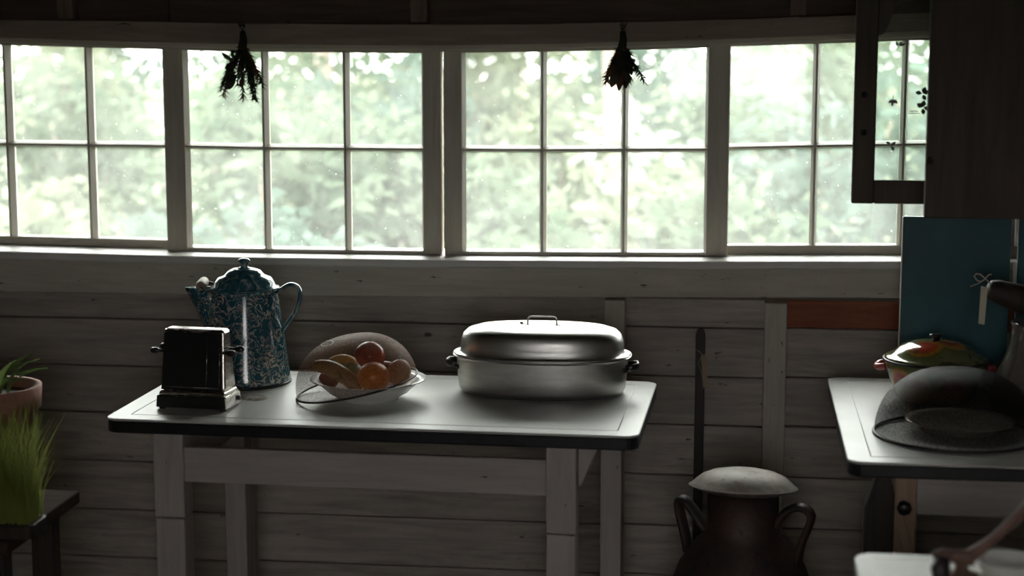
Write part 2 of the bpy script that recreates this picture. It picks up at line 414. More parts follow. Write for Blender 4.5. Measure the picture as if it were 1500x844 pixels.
# the window the photograph is taken through: its glass mirrors grass and a path at the picture's edge
HX0, HX1, HZ0, HZ1 = -0.40, 0.40, 1.10, 1.95
wr = struct('wall_rear', 'dim wooden wall opposite the row of windows', 'wall', (0, YF - 0.06, 0))
box(XL, HX0, 0, 0.06, 0, ZC).build('panel', 'roomwall', wr)
box(HX1, XR, 0, 0.06, 0, ZC).build('panel', 'roomwall', wr)
box(HX0, HX1, 0, 0.06, 0, HZ0).build('panel', 'roomwall', wr)
box(HX0, HX1, 0, 0.06, HZ1, ZC).build('panel', 'roomwall', wr)
dc = struct('window_rear_offscreen', 'plain wooden casing of the window opposite the row of sashes', 'window', (0, YF - 0.07, 0))
for x_ in (HX0 - 0.05, HX1): box(x_, x_ + 0.05, -0.01, 0.09, HZ0 - 0.05, HZ1 + 0.05).build('casing', 'stud', dc)
for z_ in (HZ0 - 0.05, HZ1): box(HX0, HX1, -0.01, 0.09, z_, z_ + 0.05).build('casing', 'stud', dc)
smesh(box(XR, XR + 0.06, YF, YB + 0.1, 0, ZC), 'wall_right', 'roomwall', 'dim wooden side wall carrying the dark cabinet', 'wall')

wb = struct('wall_back', 'weathered whitewashed plank wall below and above the windows', 'wall')
# planks below the sill, bay by bay between the studs
seams = [0.945, 0.862, 0.722, 0.582, 0.436, 0.288, 0.142, 0.0]
stud_x = [(-1.425, -1.375), (-0.357, -0.299), (AX(1118, 560, Y_STUD), AX(1151, 560, Y_STUD))]
bays = [(XL, -1.40), (-1.40, -0.33), (-0.33, 0.5 * sum(stud_x[2])), (0.5 * sum(stud_x[2]), XR)]
for bi, (a, b) in enumerate(bays):
    tilt = (0.010, 0.004, 0.0, -0.004)[bi]
    for i in range(len(seams) - 1):
        z1, z0 = seams[i], seams[i + 1]
        j = lambda: random.uniform(-0.003, 0.003)
        o_ = [0 if i == 0 else -tilt] * 2
        zt = z1 - (0 if i == 0 else tilt) - 0.002; zb = max(0.001, z0 - tilt + 0.002)
        d = j()
        red = (bi == 3 and i == 0)
        box(a + 0.001, b - 0.001, YB + d, YB + 0.022 + d, zb, zt).build('plank', 'plank_red' if red else 'plank', wb, 0.0025)
for a, b in stud_x:
    box(a, b, Y_STUD, YB - 0.004, 0, 0.945).build('stud', 'stud', wb, 0.003)
# planks above the header
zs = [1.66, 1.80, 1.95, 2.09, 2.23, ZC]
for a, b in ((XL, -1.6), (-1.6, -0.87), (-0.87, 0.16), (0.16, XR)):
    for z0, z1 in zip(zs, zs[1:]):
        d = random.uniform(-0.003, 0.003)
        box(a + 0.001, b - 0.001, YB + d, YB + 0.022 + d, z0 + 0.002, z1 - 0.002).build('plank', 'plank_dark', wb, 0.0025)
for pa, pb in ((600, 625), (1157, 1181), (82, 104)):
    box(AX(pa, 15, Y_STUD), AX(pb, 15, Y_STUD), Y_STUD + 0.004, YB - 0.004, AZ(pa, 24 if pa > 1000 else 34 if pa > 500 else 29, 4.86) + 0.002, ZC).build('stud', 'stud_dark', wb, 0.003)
# outer boarding that closes the wall
ob = MB().box(XL - 0.06, XR + 0.06, YB + 0.03, YB + 0.05, 0, 1.02).box(XL - 0.06, XR + 0.06, YB + 0.03, YB + 0.05, 1.66, ZC)
ob.build('outer_boarding', 'outer_board', wb)

# curves of the old woodwork along the wall (sagging header, settled sill)
HEADB = [(AX(x, y, 4.86), AZ(x, y, 4.86)) for x, y in ((-150, 52), (0, 57), (180, 62), (360, 66), (620, 68), (780, 66), (960, 62), (1100, 57), (1260, 52), (1400, 46), (1560, 40))]
HEADT = [(AX(x, y, 4.86), AZ(x, y, 4.86)) for x, y in ((-150, 26), (0, 29), (180, 31), (360, 34), (620, 36), (780, 35), (960, 31), (1100, 27), (1260, 22), (1400, 17), (1560, 12))]
def strip(xs, z0f, z1f, y0, y1):
    m = MB(); vs_ = []; fs = []
    for x in xs:
        vs_ += [(x, y0, z0f(x)), (x, y1, z0f(x)), (x, y1, z1f(x)), (x, y0, z1f(x))]
    n = len(xs)
    for i in range(n - 1):
        for k in range(4):
            fs.append((4 * i + k, 4 * i + (k + 1) % 4, 4 * i + 4 + (k + 1) % 4, 4 * i + 4 + k))
    fs.append((3, 2, 1, 0)); fs.append(tuple(4 * (n - 1) + k for k in range(4)))
    m.v = vs_; m.f = fs; m.sm = [False] * len(fs); return m
XS = [XL + (XR - XL) * k / 24 for k in range(25)]
hb, ht = (lambda x: lerp_tab(HEADB, x)), (lambda x: lerp_tab(HEADT, x))
smesh(strip(XS, lambda x: hb(x) + 0.002, ht, Y_STUD - 0.005, YB - 0.004), 'trim_1', 'header', 'sagging brown header beam above the windows', 'beam', 0.003)
ht_o = strip(XS, lambda x: hb(x) - 0.011, lambda x: hb(x) + 0.003, 4.885, 4.925)
tr2 = smesh(ht_o, 'trim_2', 'sash_h', 'thin pale stop moulding under the header beam', 'trim', 0.003)
strip(XS, lambda x: hb(x) - 0.016, lambda x: hb(x) + 0.02, 4.926, 5.06).build('head_jamb', 'sash_h', tr2)

SILLT = [(AX(x, y, 4.83), AZ(x, y, 4.83)) for x, y in ((-150, 364), (0, 368), (300, 376), (650, 381), (1000, 383), (1320, 383), (1560, 384))]
st_ = lambda x: lerp_tab(SILLT, x)
sill = smesh(strip(XS, lambda x: st_(x) - 0.022, st_, 4.83, 5.08), 'window_sill', 'sill', 'bright white window sill with chipped front edge', 'sill', 0.004)
ap = [(AX(x, y, Y_STUD), AZ(x, y, Y_STUD)) for x, y in ((-150, 384), (0, 388), (400, 396), (650, 399), (1000, 401), (1320, 402), (1560, 404))]
ab = [(AX(x, y, Y_STUD), AZ(x, y, Y_STUD)) for x, y in ((-150, 425), (0, 428), (400, 433), (650, 435), (1000, 436), (1320, 437), (1560, 438))]
rl = smesh(strip(XS, lambda x: lerp_tab(ab, x), lambda x: st_(x) - 0.024, Y_STUD - 0.003, YB - 0.004), 'trim_3', 'rail', 'pale nail-pocked rail board under the window sill', 'trim', 0.003)

# ------------------------------------------------------------------ sashes
def sash(name, label, Yf, xl, xr, mun, ztop, zmid, zbot, stile_l, stile_r, bottom_rail, mat_mul=None):
    """xl, xr, mun: pixel columns at the height of the middle bar; z tables by x"""
    s = struct(name, label, 'window')
    T = 0.042
    X0, X1 = xl, xr
    zt = lambda x: ztop(x); zm = lambda x: zmid(x); zb = lambda x: zbot(x)
    def vpost(nm, xa, xb, za, zb2, y0, y1, mat='sash', bev=0.003):
        xm = 0.5 * (xa + xb)
        return box(xa, xb, y0, y1, za, zb2).build(nm, mat, s, bev)
    if stile_l: vpost('stile', X0, X0 + stile_l, zb(X0), zt(X0), Yf, Yf + T)
    if stile_r: vpost('stile', X1 - stile_r, X1, zb(X1), zt(X1), Yf, Yf + T)
    ia, ib = X0 + stile_l, X1 - stile_r
    xs2 = [ia + (ib - ia) * k / 4 for k in range(5)]
    strip(xs2, lambda x: zt(x) - 0.014, zt, Yf, Yf + T).build('rail', 'sash_h', s, 0.002)
    strip(xs2, zb, lambda x: zb(x) + bottom_rail, Yf, Yf + T).build('rail', 'sash_h', s, 0.002)
    cols = [ia] + mun + [ib]
    # muntins taper from the glazing rebate to a narrow inner fillet; beads line the stiles
    prof_m = [(-0.0032, 0.003), (0.0032, 0.003), (0.0098, 0.030), (0.0098, T), (-0.0098, T), (-0.0098, 0.030)]
    def vbar(x, pr, nm):
        MB().prism([(x + u, Yf + v) for u, v in pr], lambda q: (q[0], q[1], zb(x) + bottom_rail), lambda q: (q[0], q[1], zt(x) - 0.014)).build(nm, 'sash', s)
    for x in mun: vbar(x, prof_m, 'muntin')
    vbar(ia, [(0, 0.006), (0.007, 0.030), (0, 0.030)], 'bead'); vbar(ib, [(0, 0.006), (0, 0.030), (-0.007, 0.030)], 'bead')
    for a, b in zip(cols, cols[1:]):
        a2 = a + (0.0034 if a != ia else 0); b2 = b - (0.0034 if b != ib else 0)
        m = MB(); n6 = len(prof_m)
        vv = [(x_, Yf + v, zm(x_) + u * 0.9) for x_ in (a2, b2) for u, v in prof_m]
        m.add(vv, [tuple(range(n6))[::-1], tuple(range(n6, 2 * n6))] + [(k, (k + 1) % n6, n6 + (k + 1) % n6, n6 + k) for k in range(n6)])
        m.build('muntin', 'sash_h', s)
        for lo, hi in ((lambda x: zb(x) + bottom_rail - 0.004, lambda x: zm(x) - 0.006), (lambda x: zm(x) + 0.006, lambda x: zt(x) - 0.010)):
            strip([a + 0.003, b - 0.003], lo, hi, Yf + 0.032, Yf + 0.035).build('pane', 'glass', s)
    return s
def tab(pts, Y): return [(AX(x, y, Y), AZ(x, y, Y)) for x, y in pts]
def zf(pts, Y):
    t = tab(pts, Y); return lambda x: lerp_tab(t, x)
YFN, YRR = 4.932, 4.980
midN = zf(((240, 214), (390, 217), (620, 219), (800, 220), (1068, 219)), YFN)
midR1 = zf(((-110, 209), (0, 211), (240, 214)), YRR); midR2 = zf(((1060, 217), (1200, 214), (1460, 210)), YRR)
topf = lambda x: hb(x) - 0.006
XN = lambda p: AX(p, 217, YFN)
XRR = lambda p: AX(p, 215, YRR)
sash('window_1', 'six-pane sliding sash with dark bottom rail and no herb bunch or cabinet before it', YRR, XRR(-120), XRR(258), [XRR(10), XRR(129)], topf, midR1, lambda x: st_(x) + 0.001, 0.05, 0.025, 0.024)
sash('window_2', 'six-pane sash behind the hanging herb bunch above the coffee pot', YFN, XN(241), XN(646), [XN(386), XN(505)], topf, midN, lambda x: st_(x) + 0.001, XN(271) - XN(241), XN(646) - XN(619), 0.010)
sash('window_3', 'six-pane sash above the aluminium roaster', YFN, XN(650), XN(1068), [XN(794), XN(914)], topf, midN, lambda x: st_(x) + 0.001, XN(677) - XN(650), XN(1068) - XN(1036), 0.010)
sash('window_4', 'six-pane sliding sash partly hidden by the glazed cabinet door', YRR, XRR(1055), XRR(1480), [XRR(1194), XRR(1324)], topf, midR2, lambda x: st_(x) + 0.001, 0.012, 0.05, 0.024)
# jambs closing both ends of the window run
for nm, a, b in (('trim_4', XL, XRR(-112)), ('trim_5', XRR(1472), XR)):
    smesh(box(a, b, 4.90, 5.05, 1.0, 1.68), nm, 'plank', 'board closing the end of the window run', 'trim')

# ------------------------------------------------------------------ outdoors
gm = MB(); NX = 32; NY = 42
vs_ = []; fs = []
for j in range(NY + 1):
    for i in range(NX + 1):
        x = -40 + 80 * i / NX; y = -40 + 105 * j / NY
        vs_.append((x, y, -0.25 + 0.06 * math.sin(x * 1.3) * math.cos(y * 0.9)))
for j in range(NY):
    for i in range(NX):
        a = j * (NX + 1) + i; fs.append((a, a + 1, a + NX + 2, a + NX + 1))
gm.add(vs_, fs, True)
tag(gm.build('ground', 'meadow'), 'pale overgrown meadow outside the windows', 'ground', None, 'structure')

def leaf_quads(n, sampler, size, rnd):
    vs_ = []; fs = []
    for _ in range(n):
        c = Vector(sampler(rnd)); s = size * rnd.uniform(0.6, 1.3)
        a = Vector((rnd.gauss(0, 1), rnd.gauss(0, 1), rnd.gauss(0, 0.6))).normalized()
        b = a.cross(Vector((rnd.gauss(0, 1), rnd.gauss(0, 1), rnd.gauss(0, 1)))).normalized()
        o = len(vs_)
        vs_ += [c - a * s, c + b * s * 0.45 + a * s * 0.05, c + a * s, c - b * s * 0.45 + a * s * 0.05]
        fs.append((o, o + 1, o + 2, o + 3))
    return vs_, fs
rnd = random.Random(11)
def shrub(x, y, h, rx, mat, label, group, n=1500, name='garden_shrub', leaf=0.07):
    t = thing(name, label, 'shrub', (x, y, -0.25), 0, group)
    lobes = [(rnd.uniform(-rx, rx) * 0.6, rnd.uniform(-rx, rx) * 0.5, h * rnd.uniform(0.35, 0.78), rnd.uniform(0.35, 0.6)) for _ in range(6)]
    def smp(r):
        lx, ly, lz, k = r.choice(lobes)
        d = Vector((r.gauss(0, 1), r.gauss(0, 1), r.gauss(0, 1))).normalized() * (r.random() ** 0.4)
        return (lx + d.x * rx * k, ly + d.y * rx * k, max(0.03, lz + d.z * h * 0.36))
    v, f = leaf_quads(n, smp, leaf, rnd)
    MB().add(v, f).build('foliage', mat, t)
    m = MB()
    for lx, ly, lz, k in lobes[:4]:
        m.tube(bez((lx * 0.1, ly * 0.1, -0.05), (lx * 0.2, ly * 0.2, lz * 0.4), (lx * 0.7, ly * 0.7, lz * 0.6), (lx, ly, lz), 6), [0.03, 0.025, 0.022, 0.018, 0.012, 0.006], 6)
    m.build('stems', 'bark', t)
    return t
G = 'shrubs in the garden outside the windows'
LB = {'leaf_a': 'fresh green leafy shrub growing in the garden outside the windows',
      'leaf_b': 'blue-green leafy shrub growing in the garden outside the windows',
      'leaf_c': 'pale yellow-green shrub growing in the garden outside the windows'}
spots = []
for row, (yy, n_, h0, h1) in enumerate(((8.2, 7, 0.7, 1.2), (9.6, 7, 1.0, 1.7), (11.4, 8, 1.4, 2.1), (13.6, 8, 1.8, 2.5), (16.6, 9, 2.6, 3.2))):
    xw0 = AX(-60, 200, yy) - 0.6; xw1 = AX(1480, 200, yy) + 0.5
    for i in range(n_):
        spots.append((xw0 + (xw1 - xw0) * (i + 0.5 + rnd.uniform(-0.3, 0.3)) / n_, yy + rnd.uniform(-0.5, 0.5), rnd.uniform(h0, h1)))
for k, (x, y, h) in enumerate(spots):
    mat = ('leaf_a', 'leaf_c', 'leaf_b', 'leaf_c', 'leaf_a')[k % 5]
    shrub(x, y, h, 0.5 + 0.035 * y * rnd.uniform(0.7, 1.2), mat, LB[mat], G, 1100, leaf=0.075)
p = at(960, 290, 10.6)
bl = shrub(p.x, 10.6, 1.45, 0.55, 'glare_leaf', 'white bush added in place of bright glare in the garden, seen through the sash over the roaster', None, 240, 'glare_bush', 0.07)  # bush added to imitate the bright glare above the roaster
for k, (px, Y) in enumerate(((895, 12.4), (480, 13.0), (1170, 12.8))):
    q = at(px, 250, Y)
    t = thing('young_tree', 'slender brown tree trunk with a loose leafy crown in the garden', 'tree', (q.x, Y, -0.25), 0, 'young trees in the garden')
    MB().tube([(0, 0, 0), (0.03, 0, 0.9), (-0.02, 0, 1.9), (0.02, 0, 3.0)], [0.075, 0.06, 0.05, 0.02], 8).build('trunk', 'bark', t)
    v, f = leaf_quads(700, lambda r: (r.uniform(-0.6, 0.6), r.uniform(-0.6, 0.6), 2.6 + r.uniform(-0.5, 0.5)), 0.07, rnd)
    MB().add(v, f).build('foliage', 'leaf_a', t)

# ------------------------------------------------------------------ enamel table by the window
TZ = 0.807
def enamel_table(name, label, x0, x1, y0, y1, rz, line_inset=0.05, mat='enamel'):
    """local frame: origin on the floor below the front-left corner"""
    t = thing(name, label, 'table', (x0, y0, 0), rz)
    W, D = x1 - x0, y1 - y0
    top = MB().rrect(0, W, 0, D, TZ - 0.006, TZ, 0.035).build('enamel_top', mat, t, 0.003)
    MB().rrect(0.001, W - 0.001, 0.001, D - 0.001, TZ - 0.034, TZ - 0.0065, 0.034).build('edge_band', 'black', t, 0.004)
    i = line_inset
    pts = [(i, i), (W - i, i), (W - i, D - i), (i, D - i)]
    m = MB()
    for a, b in zip(pts, pts[1:] + pts[:1]):
        m.tube([(a[0], a[1], TZ - 0.0008), (b[0], b[1], TZ - 0.0008)], 0.0016, 6)
    m.build('pressed_line', mat, top)
    return t, W, D
def stain_mat():
    t = NT('old coffee stain'); tr = t.n('ShaderNodeBsdfTransparent'); n = t.noise(t.coords(), 30, 5, 0.7)
    mx = t.n('ShaderNodeMixShader'); t.l(t.ramp(n, [(0.4, (0, 0, 0)), (0.62, (0.6,) * 3)]), mx.inputs[0])
    t.l(tr.outputs[0], mx.inputs[1]); t.l(t.bsdf((0.28, 0.17, 0.08), 0.6), mx.inputs[2]); return t.done(mx.outputs[0])
M['stain'] = stain_mat()
tl, W, D = enamel_table('enamel_table', 'white enamel-topped table with black edge carrying the roaster and coffee pot', -1.4326, -0.2014, 3.839, 4.4555, -R(1.4))
sm_ = at(372, 580, 4.10)
MB().lathe([(0.0, 0.0), (0.034, 0.0), (0.034, 0.0003), (0.0, 0.0003)], 28, 1, 1, 2, (sm_.x + 1.4326 - 0.006, 4.10 - 3.839 + 0.006, TZ + 0.0002)).build('coffee_stain', 'stain', tl)
LX0, LX1, LX2, LX3 = 0.100, 0.173, 1.020, 1.089     # front legs, local x
for a, b in ((LX0, LX1), (LX2, LX3)):
    lg = box(a, b, 0.048, 0.114, 0.565, TZ - 0.034).build('leg', 'table_leg', tl, 0.003)
    box(a + 0.001, b - 0.001, 0.049, 0.113, 0, 0.561).build('leg_extension', 'table_leg', lg, 0.003)
for a, b in ((0.119, 0.176), (1.097, 1.150)):
    box(a, b, 0.513, 0.57, 0, TZ - 0.034).build('leg', 'table_leg', tl, 0.003)
box(LX1, LX2, 0.053, 0.074, 0.649, 0.733).build('apron', 'table_paint', tl, 0.003)
box(0.124, 0.145, 0.114, 0.513, 0.649, TZ - 0.034).build('side_apron', 'table_paint', tl, 0.002)
box(1.045, 1.066, 0.114, 0.513, 0.649, TZ - 0.034).build('side_apron', 'table_paint', tl, 0.002)
box(0.176, 1.045, 0.532, 0.551, 0.649, TZ - 0.034).build('back_apron', 'table_paint', tl, 0.002)
MB().prism([(LX3, TZ - 0.036), (LX3 + 0.050, TZ - 0.036), (LX3 + 0.006, 0.666), (LX3, 0.666)], lambda p: (p[0], 0.109, p[1]), lambda p: (p[0], 0.090, p[1])).build('corner_brace', 'table_leg', tl, 0.002)

# ------------------------------------------------------------------ roaster
c = (-0.4636, 4.261, TZ)
t = thing('roasting_pan', 'oval brushed aluminium roaster with domed lid on the enamel table', 'roaster', c)
t.scale = (0.95, 0.95, 0.885)
E2 = 2.35
MB().lathe([(0.0, 0.002), (0.90, 0.002), (0.955, 0.006), (0.985, 0.018), (1.0, 0.05), (1.012, 0.100), (1.012, 0.103), (1.055, 0.106), (1.055, 0.109), (1.0, 0.109), (0.985, 0.10), (0.97, 0.02), (0.0, 0.006)], 72, 0.219, 0.127, E2).build('pan', 'aluminium', t)
lid = MB().lathe([(1.04, 0.1095), (1.05, 0.1125), (0.99, 0.1135), (0.965, 0.118), (0.962, 0.135), (0.955, 0.150), (0.93, 0.166), (0.88, 0.177), (0.78, 0.184), (0.55, 0.189), (0.0, 0.191)], 72, 0.219, 0.127, E2).build('lid', 'aluminium', t)
h = [(-0.038, 0, 0.190), (-0.037, 0, 0.205)] + [(-0.034, 0, 0.2105), (-0.028, 0, 0.2125), (0.028, 0, 0.2125), (0.034, 0, 0.2105)] + [(0.037, 0, 0.205), (0.038, 0, 0.190)]
MB().tube(h, 0.0021, 8).build('handle', 'wire', lid)
for sx in (-1, 1):
    MB().lathe([(0.011, 0.1885), (0.010, 0.1915), (0.0, 0.192)], 16, 1.3, 0.8, 2, (sx * 0.040, 0, 0)).build('handle_plate', 'wire', lid)
MB().lathe([(0.0045, 0.187), (0.004, 0.192), (0.006, 0.194), (0.0, 0.196)], 14, 1, 1, 2, (-0.055, 0.01, 0)).build('vent_knob', 'wire', lid)
for sx in (-1, 1):
    m = MB()
    path = [(sx * 0.213, -0.028, 0.078), (sx * 0.236, -0.028, 0.080), (sx * 0.246, -0.020, 0.082), (sx * 0.248, 0, 0.082), (sx * 0.246, 0.020, 0.082), (sx * 0.236, 0.028, 0.080), (sx * 0.213, 0.028, 0.078)]
    m.tube(path, 0.004, 8, 2.4, True, False, (0, 0, 1))
    hd = m.build('handle', 'bakelite', t)
    MB().tube([(sx * 0.2135, -0.040, 0.076), (sx * 0.2165, -0.046, 0.076)], 0.008, 12).build('rivet', 'iron', hd)

# ------------------------------------------------------------------ coffee pot
c = (-1.220, 4.295, TZ)
t = thing('coffee_pot', 'tall blue and white mottled enamel coffee pot behind the toaster', 'coffee pot', c)
t.scale = (0.94, 0.94, 0.90)
prof = [(0.0, 0.003), (0.112, 0.003), (0.117, 0.006), (0.119, 0.012), (0.1165, 0.022), (0.108, 0.10), (0.098, 0.18), (0.0885, 0.255), (0.0885, 0.260), (0.092, 0.262), (0.092, 0.265), (0.085, 0.265), (0.0845, 0.25), (0.104, 0.05), (0.0, 0.01)]
body = MB().lathe(prof, 56).build('body', 'granite', t)
MB().lathe([(0.1195, 0.0), (0.1205, 0.004), (0.1195, 0.008), (0.116, 0.004), (0.1195, 0.0)], 56).build('base_ring', 'black', body)
# spout: open V-shaped lip wrapped onto the body at the side
vs_ = []; fs = []
secs = [(0.262, -0.162, 0.010), (0.24, -0.150, 0.016), (0.21, -0.136, 0.022), (0.18, -0.122, 0.024), (0.15, -0.111, 0.022), (0.13, -0.103, 0.012)]
for z, xt, hw in secs:
    rr = 0.0885 + (0.255 - z) * 0.125
    wid = hw + 0.022
    vs_ += [(-math.sqrt(max(rr * rr - wid * wid, 0)) + 0.004, -wid, z), (xt + 0.012, -hw * 0.55, z), (xt, 0, z), (xt + 0.012, hw * 0.55, z), (-math.sqrt(max(rr * rr - wid * wid, 0)) + 0.004, wid, z)]
for i in range(len(secs) - 1):
    for k in range(4):
        a = i * 5 + k; fs.append((a, a + 1, a + 6, a + 5))
spout = MB().add(vs_, fs, True).build('spout', 'granite', t)
so = spout.modifiers.new('thick', 'SOLIDIFY'); so.thickness = 0.003; so.offset = 1
lipz = 0.262
MB().tube([Vector(vs_[k]) + Vector((0, 0, 0.001)) for k in range(5)], 0.0028, 8).build('spout_lip', 'granite_lid', spout)
ld = MB().lathe([(0.0915, 0.2655), (0.0935, 0.268), (0.092, 0.2705), (0.082, 0.274), (0.079, 0.285), (0.070, 0.297), (0.054, 0.303), (0.050, 0.308), (0.043, 0.316), (0.028, 0.322), (0.011, 0.325), (0.0095, 0.331), (0.011, 0.338), (0.016, 0.341), (0.017, 0.344), (0.012, 0.349), (0.004, 0.351), (0.0, 0.3512)], 48)
lid = ld.build('lid', 'granite_lid', t)
# strap handle
hp = bez((0.088, 0, 0.258), (0.115, 0, 0.272), (0.120, 0, 0.285), (0.140, 0, 0.276), 10)[:-1] + bez((0.140, 0, 0.276), (0.162, 0, 0.266), (0.150, 0, 0.225), (0.136, 0, 0.20), 10)[:-1] + bez((0.136, 0, 0.20), (0.125, 0, 0.18), (0.112, 0, 0.165), (0.101, 0, 0.145), 8)
MB().tube(hp, 0.0060, 10, 2.0, True, False, (0, 1, 0)).build('handle', 'granite_lid', t)
# wooden bail grip lying against the lid on the spout side
g0, g1 = Vector((-0.116, 0.020, 0.282)), Vector((-0.103, -0.062, 0.278))
dd = (g1 - g0).normalized()
gr = MB().tube([g0, g0 + dd * 0.010, (g0 + g1) / 2, g1 - dd * 0.010, g1], [0.010, 0.013, 0.0145, 0.0135, 0.011], 14).build('bail_grip', 'grip', t)
MB().tube([(-0.070, 0.072, 0.262), (-0.105, 0.055, 0.272), tuple(g0), tuple(g1), (-0.090, -0.074, 0.270), (-0.060, -0.078, 0.262)], 0.0018, 8).build('bail_wire', 'iron', gr)

# ------------------------------------------------------------------ toaster
c = (-1.2525, 3.995, TZ)
t = thing('toaster', 'old flip-side toaster with black doors and worn chrome ends on the table', 'toaster', c, -R(5))
t.scale = (0.95,) * 3
def frus(x0, x1, y0, y1, z0, X0, X1, Y0, Y1, z1):
    return MB().hexa([(x0, y0, z0), (x1, y0, z0), (x1, y1, z0), (x0, y1, z0), (X0, Y0, z1), (X1, Y0, z1), (X1, Y1, z1), (X0, Y1, z1)])
frus(-0.093, 0.093, -0.052, 0.052, 0.004, -0.091, 0.091, -0.050, 0.050, 0.036).build('base', 'chrome', t, 0.004)
frus(-0.091, 0.091, -0.0535, -0.0515, 0.006, -0.089, 0.089, -0.052, -0.050, 0.034).build('base_panel', 'black_panel', t, 0.002)
frus(-0.088, 0.088, -0.046, 0.046, 0.036, -0.084, 0.084, -0.043, 0.043, 0.046).build('step', 'chrome', t, 0.003)
frus(-0.085, 0.085, -0.041, 0.041, 0.046, -0.079, 0.079, -0.022, 0.022, 0.198).build('body', 'chrome', t, 0.008)
for sy in (-1, 1):
    y0a, y1a = 0.044 * sy, 0.0255 * sy
    m = MB(); a, b = (y0a, y0a - 0.004 * sy), (y1a, y1a - 0.004 * sy)
    lo_, hi_ = min(a), max(a); lo2, hi2 = min(b), max(b)
    dr = frus(-0.081, 0.081, lo_, hi_, 0.048, -0.0765, 0.0765, lo2, hi2, 0.190).build('door', 'black_panel', t, 0.003)
    def onface(x, z, lift=0.0008):
        k = (z - 0.048) / 0.142; yy = (0.044 + (0.0255 - 0.044) * k + lift) * sy
        return (x * (1 - 0.055 * k), yy, z)
    for p0, p1 in (((-0.075, 0.056), (0.072, 0.056)), ((0.038, 0.056), (0.040, 0.182)), ((0.072, 0.056), (0.074, 0.180))):
        MB().tube([onface(*p0), onface(*p1)], 0.0008, 6).build('bead', 'chrome', dr)
for sx, yy in ((-1, -0.030), (1, -0.030), (-1, 0.030), (1, 0.030)):
    MB().tube([(sx * 0.078, yy, 0.143), (sx * 0.088, yy, 0.143), (sx * 0.092, yy, 0.143), (sx * 0.100, yy, 0.143), (sx * 0.108, yy, 0.143), (sx * 0.111, yy, 0.143)], [0.004, 0.004, 0.0075, 0.0085, 0.0075, 0.003], 12).build('knob', 'bakelite', t)
for sx in (-1, 1):
    MB().tube([(sx * 0.091, 0.030, 0.020), (sx * 0.097, 0.030, 0.020)], 0.006, 12).build('foot_screw', 'bakelite', t)
    for yy in (-0.04, 0.04):
        MB().lathe([(0.008, 0.0), (0.008, 0.005)], 12, 1, 1, 2, (sx * 0.08, yy, 0)).build('foot', 'bakelite', t)

# ------------------------------------------------------------------ bowl of fruit under a wire cover
BX, BY = -0.872, 4.134
t = thing('fruit_bowl', 'shallow white china bowl with wide rim holding fruit', 'bowl', (BX, BY, TZ))
t.scale = (0.95,) * 3
MB().lathe([(0.0, 0.004), (0.066, 0.004), (0.070, 0.0), (0.076, 0.0), (0.078, 0.006), (0.100, 0.018), (0.120, 0.036), (0.126, 0.045), (0.147, 0.051), (0.148, 0.053), (0.1255, 0.049), (0.117, 0.039), (0.097, 0.022), (0.07, 0.012), (0.0, 0.010)], 56).build('dish', 'white_china', t)
def fruit(name, label, cat, mat, px, py, Y, r, rz=None, shape=None, rot=None, stem=True):
    p = at(px, py, Y)
    t = thing(name, label, cat, p)
    MB().ell((0, 0, 0), r, r, rz or r * 0.93, 28, 16, rot, shape).build('flesh', mat, t)
    if stem:
        s0 = Vector((0, 0, (rz or r * 0.93) * 0.90))
        MB().tube([s0, s0 + Vector((0.002, 0, 0.010))], [0.0025, 0.0018], 7).build('stem', 'bark', t)
    return t
ap_shape = lambda th: 1.0 - 0.10 * math.cos(th * 2) * 0.5 - 0.08 * max(0, -math.cos(th))
fruit('apple', 'shiny red apple on top of the fruit in the bowl', 'apple', 'apple', 542, 521, 4.142, 0.036, 0.035, ap_shape, Matrix.Rotation(R(14), 3, 'Y'))
fruit('orange', 'bright orange at the front of the fruit bowl', 'orange', 'orange', 547, 553, 4.082, 0.039, 0.037, None, None, False)
fruit('pear', 'tan brown pear beside the orange in the bowl', 'pear', 'tan_fruit', 585, 546, 4.115, 0.028, 0.033, None, Matrix.Rotation(R(12), 3, 'Y'))
fruit('plum', 'dark red plum half hidden behind the orange and pear', 'plum', 'plum', 566, 545, 4.170, 0.0285, 0.0266, None, None, False)
fruit('green_pear', 'small green fruit with stem peeking between the bananas', 'fruit', 'avocado', 513, 547, 4.18, 0.031, 0.030, ap_shape)
fruit('red_apple', 'dark apple low in the bowl under the spotted banana', 'apple', 'plum', 482, 556, 4.138, 0.025, 0.024, ap_shape, None, False)
def banana(label, mat, pts, Y, rmax):
    P = [at(px, py, Y + dy) for px, py, dy in pts]
    o = P[0].copy(); t = thing('banana', label, 'banana', o)
    path = bez(*[tuple(p - o) for p in P], 16)
    rad = [rmax * (0.30 + 0.70 * math.sin(math.pi * min(1, max(0, (k + 0.9) / 17))) ** 0.55) for k in range(16)]
    rad[0] = rmax * 0.28; rad[-1] = rmax * 0.34
    MB().tube(path, rad, 10).build('peel', mat, t)
    d = (Vector(path[-1]) - Vector(path[-2])).normalized()
    MB().tube([Vector(path[-1]) - d * 0.002, Vector(path[-1]) + d * 0.010], [rmax * 0.3, rmax * 0.2], 8).build('tip', 'bark', t)
    return t
banana('brown spotted banana lying across the front of the bowl', 'banana_old', [(458, 537, 0), (485, 532, -0.015), (514, 556, -0.022), (527, 573, -0.022)], 4.0945, 0.020)
banana('yellow banana curving behind the spotted one in the bowl', 'banana', [(476, 541, 0), (490, 524, 0.0), (515, 526, 0.0), (524, 541, 0)], 4.185, 0.017)
